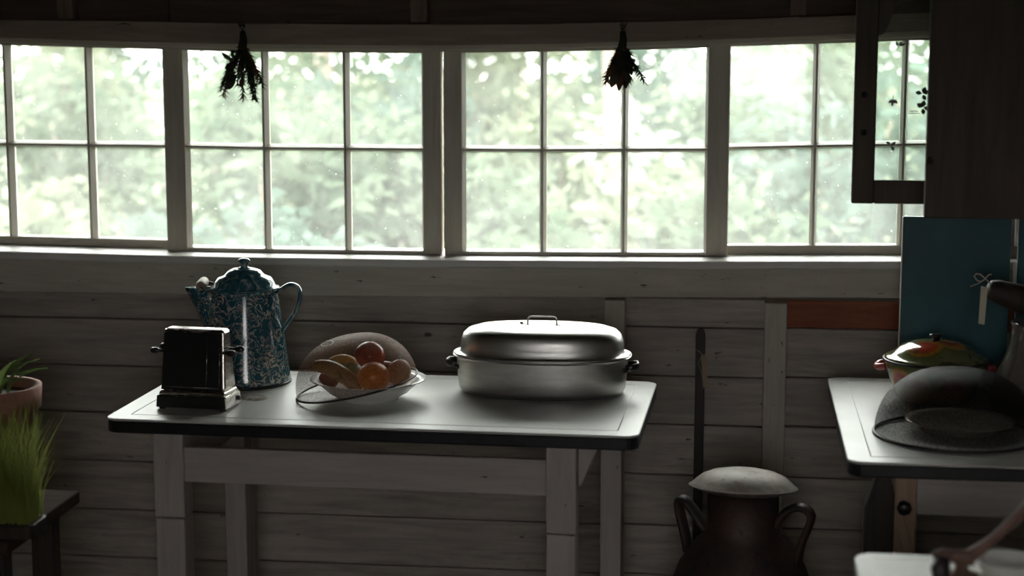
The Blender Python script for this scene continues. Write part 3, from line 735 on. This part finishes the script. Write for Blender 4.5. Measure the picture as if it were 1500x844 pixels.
# tilted mesh dome
dcx = thing('food_cover', 'tilted brown wire mesh food cover resting over the fruit bowl', 'food cover', (-0.8987, 4.128, TZ))
dcx.scale = (0.95,) * 3
tilt = Matrix.Rotation(-R(11.5), 4, 'Y') @ Matrix.Rotation(R(2), 4, 'X')
DR, DH = 0.156, 0.128
prof = [(DR * math.cos(a) ** 0.80 if a < 1.57 else 0, DH * math.sin(a)) for a in [math.pi / 2 * k / 16 for k in range(17)]]
prof[-1] = (0.0, DH)
def tilted(mb, off=(0, 0, 0.0355)):
    mb.v = [tuple((tilt @ Vector(v)) + Vector(off)) for v in mb.v]; return mb
tilted(MB().lathe(prof, 56)).build('mesh_dome', 'mesh_brown', dcx)
# open underside: drop the cap
import bmesh
def drop_caps(o):
    b = bmesh.new(); b.from_mesh(o.data)
    bmesh.ops.delete(b, geom=[f for f in b.faces if len(f.verts) > 8], context='FACES_ONLY'); b.to_mesh(o.data); b.free()
drop_caps(bpy.data.objects['mesh_dome'])
ring = [(DR * math.cos(a), DR * math.sin(a), 0) for a in [2 * math.pi * k / 64 for k in range(64)]]
tilted(MB().tube(ring, 0.0028, 8, 1, False, True)).build('rim', 'iron', dcx)
rg = [(0.016 * math.cos(a), 0.010 * math.sin(a), 0.004 * math.sin(a)) for a in [2 * math.pi * k / 32 for k in range(32)]]
q = Vector((-0.045, -0.03, DH * 0.965))
tilted(MB().tube([Vector(p_) + q for p_ in rg], 0.0013, 8, 1, False, True)).build('ring_handle', 'wire', dcx)

# ------------------------------------------------------------------ herb bunches
def herb_bunch(label, px, py_nail, py_tip, Y, seed, broad):
    r = random.Random(seed)
    top = at(px, py_nail, Y); L = top.z - at(px, py_tip, Y).z
    t = thing('herb_bunch', label, 'herbs', top)
    MB().tube([(0, 0.035, 0.004), (0, -0.006, 0.008)], 0.0022, 8).build('nail', 'nail', t)
    loop = [(0.004 * math.sin(k * 2 * math.pi / 14), -0.002, -0.008 + 0.014 * math.cos(k * 2 * math.pi / 14)) for k in range(14)]
    MB().tube(loop, 0.0012, 6, 1, False, True).build('string', 'string', t)
    MB().tube([(0, 0, -0.006), (0.002, 0, -0.03), (-0.002, 0, -0.055)], [0.007, 0.010, 0.013], 10).build('stalk_bundle', 'herb', t)
    for k in range(7):                                            # cut stalk ends above the tie
        a = r.uniform(-1, 1)
        MB().tube([(0, 0, -0.012), (a * 0.012, r.uniform(-0.006, 0.004), 0.012 + r.uniform(0, 0.008))], [0.0018, 0.0012], 6).build('stalk', 'herb', t)
    for k in range(19):
        ang = r.uniform(-0.50, 0.50); ln = L * r.uniform(0.62, 0.98) - 0.03
        p0 = Vector((0, 0, -0.03)); p3 = p0 + Vector((math.sin(ang) * ln, r.uniform(-0.03, 0.015), -math.cos(ang) * ln))
        path = [Vector(v) for v in bez(p0, p0 + Vector((ang * 0.02, 0, -ln * 0.35)), p0 + Vector((ang * ln * 0.8, 0, -ln * 0.6)), p3, 12)]
        m = MB().tube(path, [0.0017] * 6 + [0.0014] * 4 + [0.001] * 2, 5)
        vs_ = []; fs = []
        for i in range(70):
            f = 0.20 + 0.80 * i / 69; q = path[min(11, int(f * 11))].lerp(path[min(11, int(f * 11) + 1)], f * 11 - int(f * 11))
            d = Vector((r.gauss(0, 1), r.gauss(0, 0.7), -abs(r.gauss(0.9, 0.4)))).normalized()
            nl = r.uniform(0.014, 0.026); w_ = d.cross(Vector((0, 1, 0.2))).normalized() * 0.0020
            o = len(vs_); vs_ += [q - w_, q + w_, q + d * nl]; fs.append((o, o + 1, o + 2))
        m.add(vs_, fs)
        m.build('sprig', 'herb_brown' if k % 6 == 5 else 'herb', t)
    for (bx, bz, ln, wd, ang, mt) in broad:                        # broad dry leaves
        d = Vector((math.sin(R(ang)), 0, -math.cos(R(ang)))); sdv = Vector((d.z, 0.25, -d.x)).normalized()
        vs_ = []; fs = []; n = 8
        for i in range(n + 1):
            f = i / n; hw = wd * (math.sin(math.pi * min(1, f * 0.93 + 0.04)) ** 0.8) * 0.5
            cpt = Vector((bx, -0.012, bz)) + d * ln * f + Vector((0, -0.008 * math.sin(f * 3), 0))
            vs_ += [cpt - sdv * hw + Vector((0, -0.3 * hw, 0)), cpt, cpt + sdv * hw + Vector((0, -0.3 * hw, 0))]
        for i in range(n):
            fs += [(3 * i, 3 * i + 1, 3 * i + 4, 3 * i + 3), (3 * i + 1, 3 * i + 2, 3 * i + 5, 3 * i + 4)]
        lf = MB().add(vs_, fs, True).build('leaf', mt, t)
        s_ = lf.modifiers.new('thick', 'SOLIDIFY'); s_.thickness = 0.0008
    return t
herb_bunch('dried herb bunch with grey oval leaves hanging above the coffee pot', 355, 42, 152, 4.838, 3,
           [(-0.020, -0.145, 0.036, 0.024, -58, 'herb_leaf'), (-0.018, -0.135, 0.034, 0.015, -28, 'herb_leaf'), (-0.022, -0.090, 0.042, 0.011, -125, 'herb_leaf'),
            (-0.020, -0.085, 0.026, 0.010, -165, 'herb_leaf'), (-0.016, -0.120, 0.026, 0.012, -85, 'herb_leaf'), (-0.018, -0.100, 0.022, 0.018, -80, 'herb'),
            (-0.015, -0.128, 0.030, 0.020, -60, 'herb'), (-0.022, -0.095, 0.030, 0.016, -60, 'herb'), (0.004, -0.130, 0.034, 0.016, -10, 'herb_brown'), (-0.010, -0.065, 0.022, 0.009, -100, 'herb_leaf')])
herb_bunch('dried herb bunch with large brown curled leaves hanging above the roaster', 912, 42, 131, 4.838, 8,
           [(-0.010, -0.110, 0.050, 0.026, -22, 'herb_leaf'), (-0.002, -0.112, 0.054, 0.020, -6, 'herb_brown'), (0.006, -0.108, 0.052, 0.022, 6, 'herb_leaf'),
            (-0.018, -0.095, 0.040, 0.024, -30, 'herb_brown'), (0.014, -0.090, 0.036, 0.020, 22, 'herb'), (-0.004, -0.08, 0.04, 0.024, -4, 'herb')])

# ------------------------------------------------------------------ stick with a tag against the wall
x0, x1 = AX(1017, 600, 4.85), AX(1031, 600, 4.85)
t = thing('wooden_stick', 'dark flat wooden stick with a yellowed tag leaning on the plank wall', 'stick', ((x0 + x1) / 2, 4.85, 0))
hw = (x1 - x0) / 2
poly = [(-hw, 0.0), (hw, 0.0), (hw, 0.78)] + [(hw * math.cos(R(a)), 0.845 + 0.02 * math.sin(R(a))) for a in (0, 45, 90, 135, 180)] + [(-hw, 0.78)]
MB().prism(poly, lambda p: (p[0], 0.070 * min(1, p[1] / 0.86) - 0.001, p[1]), lambda p: (p[0], 0.070 * min(1, p[1] / 0.86) - 0.017, p[1])).build('shaft', 'dark_wood', t, 0.002)
tg = MB().hexa([(0.010, 0.036, 0.700), (0.024, 0.034, 0.702), (0.024, 0.035, 0.702), (0.010, 0.037, 0.700), (0.002, 0.042, 0.790), (0.015, 0.040, 0.795), (0.015, 0.041, 0.795), (0.002, 0.043, 0.790)]).build('paper_tag', 'paper_old', t)
MB().tube([(-hw - 0.001, 0.044, 0.806), (-0.004, 0.044, 0.802), (0.006, 0.043, 0.792), (-0.004, 0.040, 0.77), (0.006, 0.040, 0.735), (0.011, 0.040, 0.66)], 0.0008, 6).build('string', 'string', tg)

# ------------------------------------------------------------------ milk can
cx = AX(1089, 715, 4.1)
t = thing('milk_can', 'dark rusty milk can with a whitened dome lid standing on the floor', 'milk can', (cx, 4.12, 0), -R(16))
MB().lathe([(0.0, 0.0), (0.165, 0.0), (0.172, 0.012), (0.172, 0.34), (0.168, 0.38), (0.150, 0.43), (0.115, 0.482), (0.092, 0.505), (0.084, 0.53), (0.084, 0.598), (0.0, 0.60)], 56).build('body', 'can_body', t)
lid = MB().lathe([(0.0, -0.022), (0.085, -0.017), (0.122, -0.005), (0.127, -0.003), (0.1275, 0.0), (0.122, 0.004), (0.113, 0.013), (0.098, 0.025), (0.074, 0.035), (0.04, 0.041), (0.0, 0.042)], 56).build('lid', 'can_lid', t, loc=(0, 0, 0.622))
lid.rotation_euler = (-R(7), R(1), R(16))
MB().tube([(0.127 * math.cos(a), 0.127 * math.sin(a), -0.001) for a in [2 * math.pi * k / 56 for k in range(56)]], 0.0022, 8, 1, False, True).build('rim', 'can_lid', lid)
hl = bez((-0.086, 0.0, 0.50), (-0.12, 0, 0.55), (-0.145, 0, 0.585), (-0.158, 0, 0.572), 10)[:-1] + bez((-0.158, 0, 0.572), (-0.165, 0, 0.555), (-0.14, 0, 0.50), (-0.135, 0, 0.45), 8)
hr = bez((0.083, 0.0, 0.535), (0.10, 0, 0.59), (0.155, 0, 0.60), (0.165, 0, 0.565), 10)[:-1] + bez((0.165, 0, 0.565), (0.16, 0, 0.53), (0.135, 0, 0.50), (0.135, 0, 0.445), 8)
MB().tube(hl, 0.0105, 10, 2.2, True, False, (0, 1, 0)).build('handle', 'can_body', t)
MB().tube(hr, 0.0095, 10, 2.4, True, False, (0, 1, 0)).build('handle', 'can_body', t)

# ------------------------------------------------------------------ second enamel table
t2, W2, D2 = enamel_table('enamel_table', 'white enamel-topped table carrying the painted casserole and dark dome', 0.2413, 0.975, 3.6385, 4.541, 0.0)
box(0.64, 0.70, 0.114, 0.171, 0, TZ - 0.034).build('leg', 'table_leg', t2, 0.003)
box(0.64, 0.70, 0.80, 0.86, 0, TZ - 0.034).build('leg', 'table_leg', t2, 0.003)
box(0.119, 0.171, 0.81, 0.86, 0, TZ - 0.034).build('leg', 'table_leg', t2, 0.003)
fl = box(0.110, 0.158, 0.152, 0.20, 0, TZ - 0.034).build('leg', 'pale_wood', t2, 0.004)
MB().hexa([(0.152, 0.1425, 0.503), (0.176, 0.1425, 0.503), (0.176, 0.151, 0.503), (0.152, 0.151, 0.503), (0.103, 0.1425, 0.674), (0.124, 0.1425, 0.674), (0.124, 0.151, 0.674), (0.103, 0.151, 0.674)]).build('brace', 'pale_wood', fl, 0.002)
MB().tube([(0.128, 0.152, 0.6816), (0.128, 0.128, 0.6816), (0.128, 0.1235, 0.6816), (0.128, 0.106, 0.6816), (0.128, 0.101, 0.6816)], [0.006, 0.006, 0.0142, 0.016, 0.0115], 8).build('knob', 'bakelite', fl)
box(0.158, 0.64, 0.157, 0.178, 0.655, TZ - 0.034).build('apron', 'table_paint', t2, 0.003)
poly = [(0.0494, 0.20), (0.1064, 0.20), (0.1064, 0.712), (0.093, TZ - 0.036), (0.080, TZ - 0.036), (0.0494, 0.6816)]
pn = MB().prism(poly, lambda p: (p[0], 0.138, p[1]), lambda p: (p[0], 0.100, p[1])).build('hinged_panel', 'dark_wood', t2, 0.002)
box(0.0432, 0.0490, 0.099, 0.139, 0.20, 0.6816).build('panel_edge', 'dark_wood', pn)
MB().prism([(0.0432, 0.682), (0.0490, 0.682), (0.0793, TZ - 0.036), (0.0727, TZ - 0.036)], lambda p: (p[0], 0.139, p[1]), lambda p: (p[0], 0.099, p[1])).build('panel_edge', 'dark_wood', pn)

# painted casserole
t = thing('casserole', 'lidded enamel casserole painted with red fruit on the second table', 'casserole', (0.4845, 4.294, TZ))
t.scale = (0.95,) * 3
MB().lathe([(0.0, 0.003), (0.080, 0.003), (0.086, 0.0), (0.090, 0.004), (0.094, 0.012), (0.112, 0.050), (0.124, 0.085), (0.128, 0.103), (0.124, 0.103), (0.10, 0.04), (0.0, 0.01)], 56).build('pot', 'pot_body', t)
MB().tube([(0.1285 * math.cos(a), 0.1285 * math.sin(a), 0.1035) for a in [2 * math.pi * k / 56 for k in range(56)]], 0.0032, 8, 1, False, True).build('rim', 'black', t)
ld = MB().lathe([(0.126, 0.107), (0.127, 0.109), (0.122, 0.112), (0.112, 0.113), (0.106, 0.119), (0.090, 0.134), (0.062, 0.146), (0.03, 0.151), (0.0, 0.152)], 56).build('lid', 'pot_lid', t)
MB().lathe([(0.009, 0.150), (0.009, 0.160), (0.0165, 0.163), (0.017, 0.167), (0.012, 0.169), (0.0, 0.169)], 24).build('knob', 'bakelite', ld)
for sx in (-1, 1):
    loop = [(sx * (0.126 + 0.020 * math.sin(R(a))), 0.028 * math.cos(R(a)), 0.088 - 0.004 * math.sin(R(a))) for a in range(0, 181, 15)]
    MB().tube(loop, 0.0085, 10).build('handle', 'pot_red', t)

# dark mesh dome with a glass dish beneath
t = thing('dome_cover', 'large dark wire mesh dome cover on the second enamel table', 'food cover', (0.491, 3.912, TZ))
t.scale = (0.95,) * 3
prof = [(0.186 * math.cos(a) ** 0.78 if k < 18 else 0.0, 0.004 + 0.152 * math.sin(a)) for k, a in enumerate([math.pi / 2 * k / 18 for k in range(19)])]
o = MB().lathe(prof, 64).build('mesh_dome', 'mesh_dark', t); drop_caps(o)
MB().tube([(0.1865 * math.cos(a), 0.1865 * math.sin(a), 0.0045) for a in [2 * math.pi * k / 64 for k in range(64)]], 0.0042, 8, 1, False, True).build('rim', 'iron', t)
t = thing('glass_dish', 'low shiny dish with rolled rim under the dark mesh dome', 'dish', (0.5035, 3.952, TZ))
t.scale = (0.95,) * 3
MB().lathe([(0.0, 0.003), (0.082, 0.003), (0.086, 0.0), (0.092, 0.006), (0.112, 0.020), (0.125, 0.026), (0.126, 0.029), (0.111, 0.024), (0.09, 0.010), (0.0, 0.007)], 48).build('plate', plain('grey glazed dish', (0.42, 0.36, 0.30), 0.12, var=0.1), t)
tag(t, 'low glazed dish with rolled rim under the dark mesh dome', 'dish')

# glass jar with a wooden tool and tag
JX, JY = 0.700, 4.1515
t = thing('glass_jar', 'dusty clear glass jar with sloping shoulders behind the dark dome', 'jar', (JX, JY, TZ))
t.scale = (0.95, 0.95, 0.80)
MB().lathe([(0.0, 0.004), (0.095, 0.0), (0.104, 0.006), (0.107, 0.03), (0.106, 0.075), (0.100, 0.11), (0.086, 0.15), (0.074, 0.185), (0.067, 0.215), (0.066, 0.262), (0.069, 0.268), (0.066, 0.272), (0.062, 0.262), (0.063, 0.215), (0.082, 0.15), (0.101, 0.08), (0.101, 0.01), (0.0, 0.008)], 48).build('vessel', 'jar_glass', t)
a0 = at(1447, 422, JY - 0.02) ; a1 = at(1565, 462, JY + 0.01)
t = thing('wooden_masher', 'dark thick wooden tool lying across the jar mouth with a tied tag', 'kitchen tool', a0)
dv = a1 - a0
MB().tube([Vector((0, 0, 0)) , dv * 0.02, dv * 0.10, dv * 0.4, dv * 0.8, dv * 1.0], [0.014, 0.020, 0.026, 0.034, 0.040, 0.036], 18).build('shaft', 'dark_wood', t)
b0 = at(1434, 405, JY - 0.045) - a0
def tp(px, py, dy=-0.045): return at(px, py, JY + dy) - a0
MB().tube([tp(1452, 417, -0.04), tp(1449, 414), tp(1443, 408), tp(1436, 402), tp(1430, 401), tp(1427, 405), tp(1431, 411), tp(1437, 413), tp(1443, 409), tp(1448, 403), tp(1453, 402)], 0.0016, 7).build('bow', 'string', t)
MB().tube([tp(1442, 410), tp(1432, 416), tp(1421, 420)], [0.0013, 0.0013, 0.0018], 7).build('bow', 'string', t)
MB().prism([(1437, 419), (1447, 421), (1442, 476), (1433, 474)], lambda p: tp(p[0], p[1], -0.0485), lambda p: tp(p[0], p[1], -0.050)).build('paper_tag', 'paper', t)

# teal boards standing at the back of the table
x0, x1 = AX(1320, 400, 4.503), AX(1479, 400, 4.503)
t = thing('teal_board', 'deep teal painted board with pale edge behind the casserole', 'board', ((x0 + x1) / 2, 4.503, TZ))
hw = (x1 - x0) / 2
box(-hw + 0.0025, hw, 0, 0.018, 0, 0.420).build('face', 'teal', t, 0.001)
box(-hw + 0.0025, hw, 0.0182, 0.022, 0, 0.418).build('bounce_stop', 'dark_wood', t)  # added unseen dark layer, keeps teal bounce light off the rail
box(-hw, -hw + 0.0022, 0, 0.018, 0, 0.418).build('pale_edge', 'sash', t)  # thin pale strip along the left edge
x2 = AX(1486, 400, 4.503)
t = thing('teal_board', 'narrow teal board with white edge batten behind the glass jar', 'board', (x2, 4.484, TZ))
box(0.004, XR - x2 - 0.004, 0, 0.018, 0, 0.423).build('face', 'teal', t, 0.001)
box(-0.004, 0.0035, -0.001, 0.018, 0.209, 0.3135).build('stripe', 'sill', t, 0.001)  # white stripe down the left edge, broken by a gap
box(-0.004, 0.0035, -0.001, 0.018, 0.3515, 0.4218).build('stripe', 'sill', t, 0.001)

# ------------------------------------------------------------------ wall cabinet with open glazed door
CX0, CY0, CY1, CZ0, CZ1 = 0.395, 3.80, 4.09, 1.298, 2.12
t = thing('wall_cabinet', 'dark wooden cabinet hung on the side wall, its glazed door standing open', 'cabinet', (XR, CY0, CZ0))
def cb(nm, x0, x1, y0, y1, z0, z1, mat='cabinet', par=None): return box(x0 - XR, x1 - XR, y0 - CY0, y1 - CY0, z0 - CZ0, z1 - CZ0).build(nm, mat, par or t, 0.003)
sp_ = cb('side_panel', CX0, XR - 0.002, CY0, CY0 + 0.022, CZ0, CZ1)
cb('side_panel', 0.575, XR - 0.002, CY1 - 0.022, CY1, CZ0, CZ1)
cb('bottom', 0.575, XR - 0.002, CY0 + 0.022, CY1 - 0.022, CZ0 + 0.004, CZ0 + 0.024)
cb('top', 0.575, XR - 0.002, CY0 + 0.022, CY1 - 0.022, CZ1 - 0.02, CZ1)
cb('shelf', 0.60, XR - 0.012, CY0 + 0.022, CY1 - 0.022, 1.68, 1.698)
cb('back', XR - 0.010, XR - 0.002, CY0 + 0.022, CY1 - 0.022, CZ0 + 0.024, CZ1 - 0.02)
MB().tube([(AX(1362, 230, 3.8) - XR, 0.001, 1.42 - CZ0), (AX(1362, 230, 3.8) - XR, -0.006, 1.42 - CZ0)], 0.008, 10).build('catch', 'iron', sp_)
DX0, DX1, DY = AX(1247, 290, 4.1), 0.572, 4.10
DO = (0.5 * (DX0 + DX1), DY, CZ0)
door = bpy.data.objects.new('door', None); COL.objects.link(door); door.parent = t; door.location = (DX1 - XR, DY - CY0 - 0.004, 0)
door['label'] = 'open glazed cabinet door with scalloped upper rail'
dw = DX1 - DX0; dh = CZ1 - 0.01 - CZ0
st = AX(1284, 150, 4.1) - DX0
br = AZ(1280, 264, 4.1) - CZ0
box(-dw, -dw + st, 0, 0.02, 0, dh).build('stile', 'cabinet', door, 0.004)
box(-st, 0, 0, 0.02, 0, dh).build('stile', 'cabinet', door, 0.004)
box(-dw + st, -st, 0.001, 0.019, 0, br).build('rail', 'cabinet', door, 0.003)
zc0 = AZ(1285, 52, 4.1) - CZ0; zc1 = zc0 + 0.088
half = dw / 2 - st
curve = [(AX(x, y, 4.1) - DX1, AZ(x, y, 4.1) - CZ0) for x, y in ((1291, 51), (1297, 46), (1302, 35), (1307, 22), (1314, 11), (1325, 4), (1340, 0), (1354, -2))]
poly = [(-dw + st, dh), (-dw + st, zc0)] + curve + [(-dw - p[0], p[1]) for p in reversed(curve)] + [(-st, zc0), (-st, dh)]
MB().prism(poly, lambda p: (p[0], 0.019, p[1]), lambda p: (p[0], 0.001, p[1])).build('scalloped_rail', 'cabinet', door)
pane = box(-dw + st - 0.004, -st + 0.004, 0.008, 0.011, br - 0.004, dh - 0.05).build('pane', 'door_glass', door)
def decal(px, py, leaves, lines=()):
    p_ = at(px, py, DY); ox, oz = p_.x - DX1, p_.z - CZ0
    k = 1 / 640.0; m = MB()
    for (dx, dz, ln, wd, ang) in leaves:
        d = Vector((math.cos(R(ang)), math.sin(R(ang)))); n_ = Vector((-d.y, d.x)); pts = []
        for i in range(9):
            f = i / 8; pts.append(Vector((dx, dz)) + d * ln * f + n_ * wd * 0.5 * math.sin(math.pi * f))
        for i in range(7, 0, -1):
            f = i / 8; pts.append(Vector((dx, dz)) + d * ln * f - n_ * wd * 0.5 * math.sin(math.pi * f))
        m.prism([(ox + q.x * k, oz + q.y * k) for q in pts], lambda q: (q[0], 0.0075, q[1]), lambda q: (q[0], 0.0068, q[1]))
    for (xa, za, xb, zb) in lines:
        m.tube([(ox + xa * k, 0.0072, oz + za * k), (ox + xb * k, 0.0072, oz + zb * k)], 0.0009, 5)
    m.build('leaf_print', 'black', pane)
decal(1317, 66, [(0, -2, 9, 4, 60), (1, -1, 9, 4, 20), (-1, -2, 8, 4, 110)], [(-3, -7, 1, 0)])
decal(1308, 146, [(0, 0, 9, 5, -40), (0, 0, 8, 4, -140), (0, -1, 9, 4, -95)], [(0, 0, 1, 7)])
decal(1306, 213, [(0, 0, 8, 4, 40), (-1, 2, 8, 4, 160), (0, -1, 8, 4, -60)], [(0, 4, 0, -6)])
decal(1352, 137, [(0, 0, 10, 7, 70), (0, 0, 10, 7, 20), (-1, 0, 10, 6, 170), (0, -2, 9, 6, -60)])
decal(1352, 157, [(0, 0, 10, 7, 80), (0, 0, 10, 7, 150), (1, 0, 10, 6, -20), (0, -2, 9, 6, -80)], [(-18, -6, -6, -6), (-20, -9, -4, -9)])
for z in (1.46, 1.545):
    MB().tube([(-dw + st * 0.45, 0.001, z - CZ0), (-dw + st * 0.45, -0.004, z - CZ0)], 0.0075, 10).build('screw_hole', 'black', door)

# ------------------------------------------------------------------ foreground table with tool and dish
t3, W3, D3 = enamel_table('enamel_table', 'pale enamel table with raised line carrying the rusty hand tool', 0.211, 0.975, 2.30, 2.9925, 0.0, 0.030, 'cream_enamel')
for a in (0.07, 0.62):
    for b in (0.05, 0.57):
        box(a, a + 0.06, b, b + 0.06, 0, TZ - 0.034).build('leg', 'table_leg', t3, 0.003)
for y in (0.06, 0.59): box(0.13, 0.62, y, y + 0.022, 0.62, TZ - 0.034).build('apron', 'table_paint', t3, 0.002)
p = at(1408, 838, 2.87)
t = thing('hand_mincer', 'rusty cast-iron hand tool with long slanting handle on the pale table', 'kitchen tool', (p.x, 2.87, TZ))
MB().lathe([(0.0, 0.0), (0.030, 0.0), (0.030, 0.006), (0.012, 0.012), (0.010, 0.030), (0.014, 0.036), (0.0, 0.038)], 24).build('foot', 'rust', t)
MB().tube([(-0.046, 0, 0.036), (-0.03, 0, 0.038), (0.0, 0, 0.034), (0.02, 0, 0.032)], [0.007, 0.009, 0.013, 0.012], 12).build('barrel', 'rust', t)
MB().tube([(-0.030, -0.01, 0.034), (-0.036, -0.02, 0.018), (-0.034, -0.02, 0.006)], [0.012, 0.016, 0.014], 12).build('clamp', 'iron', t)
MB().tube(bez((0.005, 0, 0.032), (0.03, 0, 0.045), (0.06, 0, 0.075), (0.125, 0, 0.150), 12), [0.012, 0.012, 0.011, 0.010, 0.009, 0.008, 0.008, 0.008, 0.008, 0.009, 0.010, 0.009], 10).build('handle', 'rust', t)
t = thing('small_dish', 'small pale dish with upright rim beside the rusty hand tool', 'dish', (p.x + 0.081, 2.907, TZ))
MB().lathe([(0.0, 0.003), (0.040, 0.0), (0.045, 0.004), (0.052, 0.022), (0.053, 0.024), (0.050, 0.023), (0.042, 0.006), (0.0, 0.005)], 36).build('dish', 'white_china', t)
tag(t, 'small pale dish with upright rim beside the rusty hand tool', 'dish')

# ------------------------------------------------------------------ added plants and bench standing in for greenery reflected in glass
bx0, bz = AX(97, 785, 3.6), AZ(50, 785, 3.5)
t = thing('reflection_bench', 'low wooden bench added in place of a path reflected in glass', 'bench', (bx0 - 0.52, 3.45, 0))
box(0, 0.45, 0, 0.42, bz - 0.03, bz).build('seat', 'bench_wood', t, 0.004)
for a in (0.02, 0.38):
    for b in (0.02, 0.29): box(a, a + 0.05, b, b + 0.05, 0, bz - 0.03).build('leg', 'dark_wood', t, 0.003)
pc = at(-14, 600, 3.745)
t = thing('reflection_plant', 'leafy green plant in a broad terracotta pot, added in place of garden greenery reflected in glass', 'plant', (pc.x, 3.745, bz))
ph = AZ(22, 566, 3.745) - bz
MB().lathe([(0.0, 0.0), (0.075, 0.0), (0.098, ph - 0.05), (0.112, ph - 0.05), (0.115, ph), (0.102, ph), (0.095, ph - 0.04), (0.0, ph - 0.03)], 36).build('pot', 'terracotta', t)
MB().lathe([(0.0, ph - 0.02), (0.096, ph - 0.022)], 28).build('soil', 'soil', t)
r = random.Random(5)
for k in range(16):
    a = r.uniform(0, 6.28); ln = r.uniform(0.06, 0.12); wd = r.uniform(0.018, 0.028); lean = r.uniform(0.3, 1.1)
    b0 = Vector((0.05 * math.cos(a) * r.random(), 0.05 * math.sin(a) * r.random(), ph - 0.022)); out = Vector((math.cos(a), math.sin(a), 0))
    sd = Vector((-out.y, out.x, 0)); vs_ = []; fs = []
    for i in range(9):
        f = i / 8; hw = 0.5 * wd * math.sin(math.pi * (0.08 + 0.9 * f)) ** 0.8
        cpt = b0 + out * (ln * lean * f * f) + Vector((0, 0, ln * (f - 0.35 * lean * f * f)))
        vs_ += [cpt - sd * hw, cpt + Vector((0, 0, -0.003)), cpt + sd * hw]
    for i in range(8): fs += [(3 * i, 3 * i + 1, 3 * i + 4, 3 * i + 3), (3 * i + 1, 3 * i + 2, 3 * i + 5, 3 * i + 4)]
    MB().add(vs_, fs, True).build('leaf', 'reflection_leaf', t)
gc = at(-12, 780, 3.515)
t = thing('reflection_grass', 'clump of long green grass in a low tray, added in place of lawn reflected in glass', 'plant', (gc.x, 3.515, bz))
MB().rrect(-0.11, 0.11, -0.05, 0.05, 0, 0.03, 0.02).build('tray', 'dark_wood', t, 0.003)
vs_ = []; fs = []
for k in range(700):
    bx, by = r.uniform(-0.10, 0.10), r.uniform(-0.042, 0.042); ln = r.uniform(0.12, 0.30); a = r.uniform(0, 6.28); ben = r.uniform(0.02, 0.08)
    o = len(vs_); n_ = 5
    for i in range(n_ + 1):
        f = i / n_; w_ = 0.0017 * (1 - f * 0.9)
        cpt = Vector((bx + math.cos(a) * ben * f * f, by + math.sin(a) * ben * f * f, 0.028 + ln * (f - 0.15 * f * f)))
        vs_ += [cpt + Vector((-w_, 0, 0)), cpt + Vector((w_, 0.0005, 0))]
    for i in range(n_): fs.append((o + 2 * i, o + 2 * i + 1, o + 2 * i + 3, o + 2 * i + 2))
gb = MB().add(vs_, fs).build('blades', 'grass', t); gb['kind'] = 'stuff'
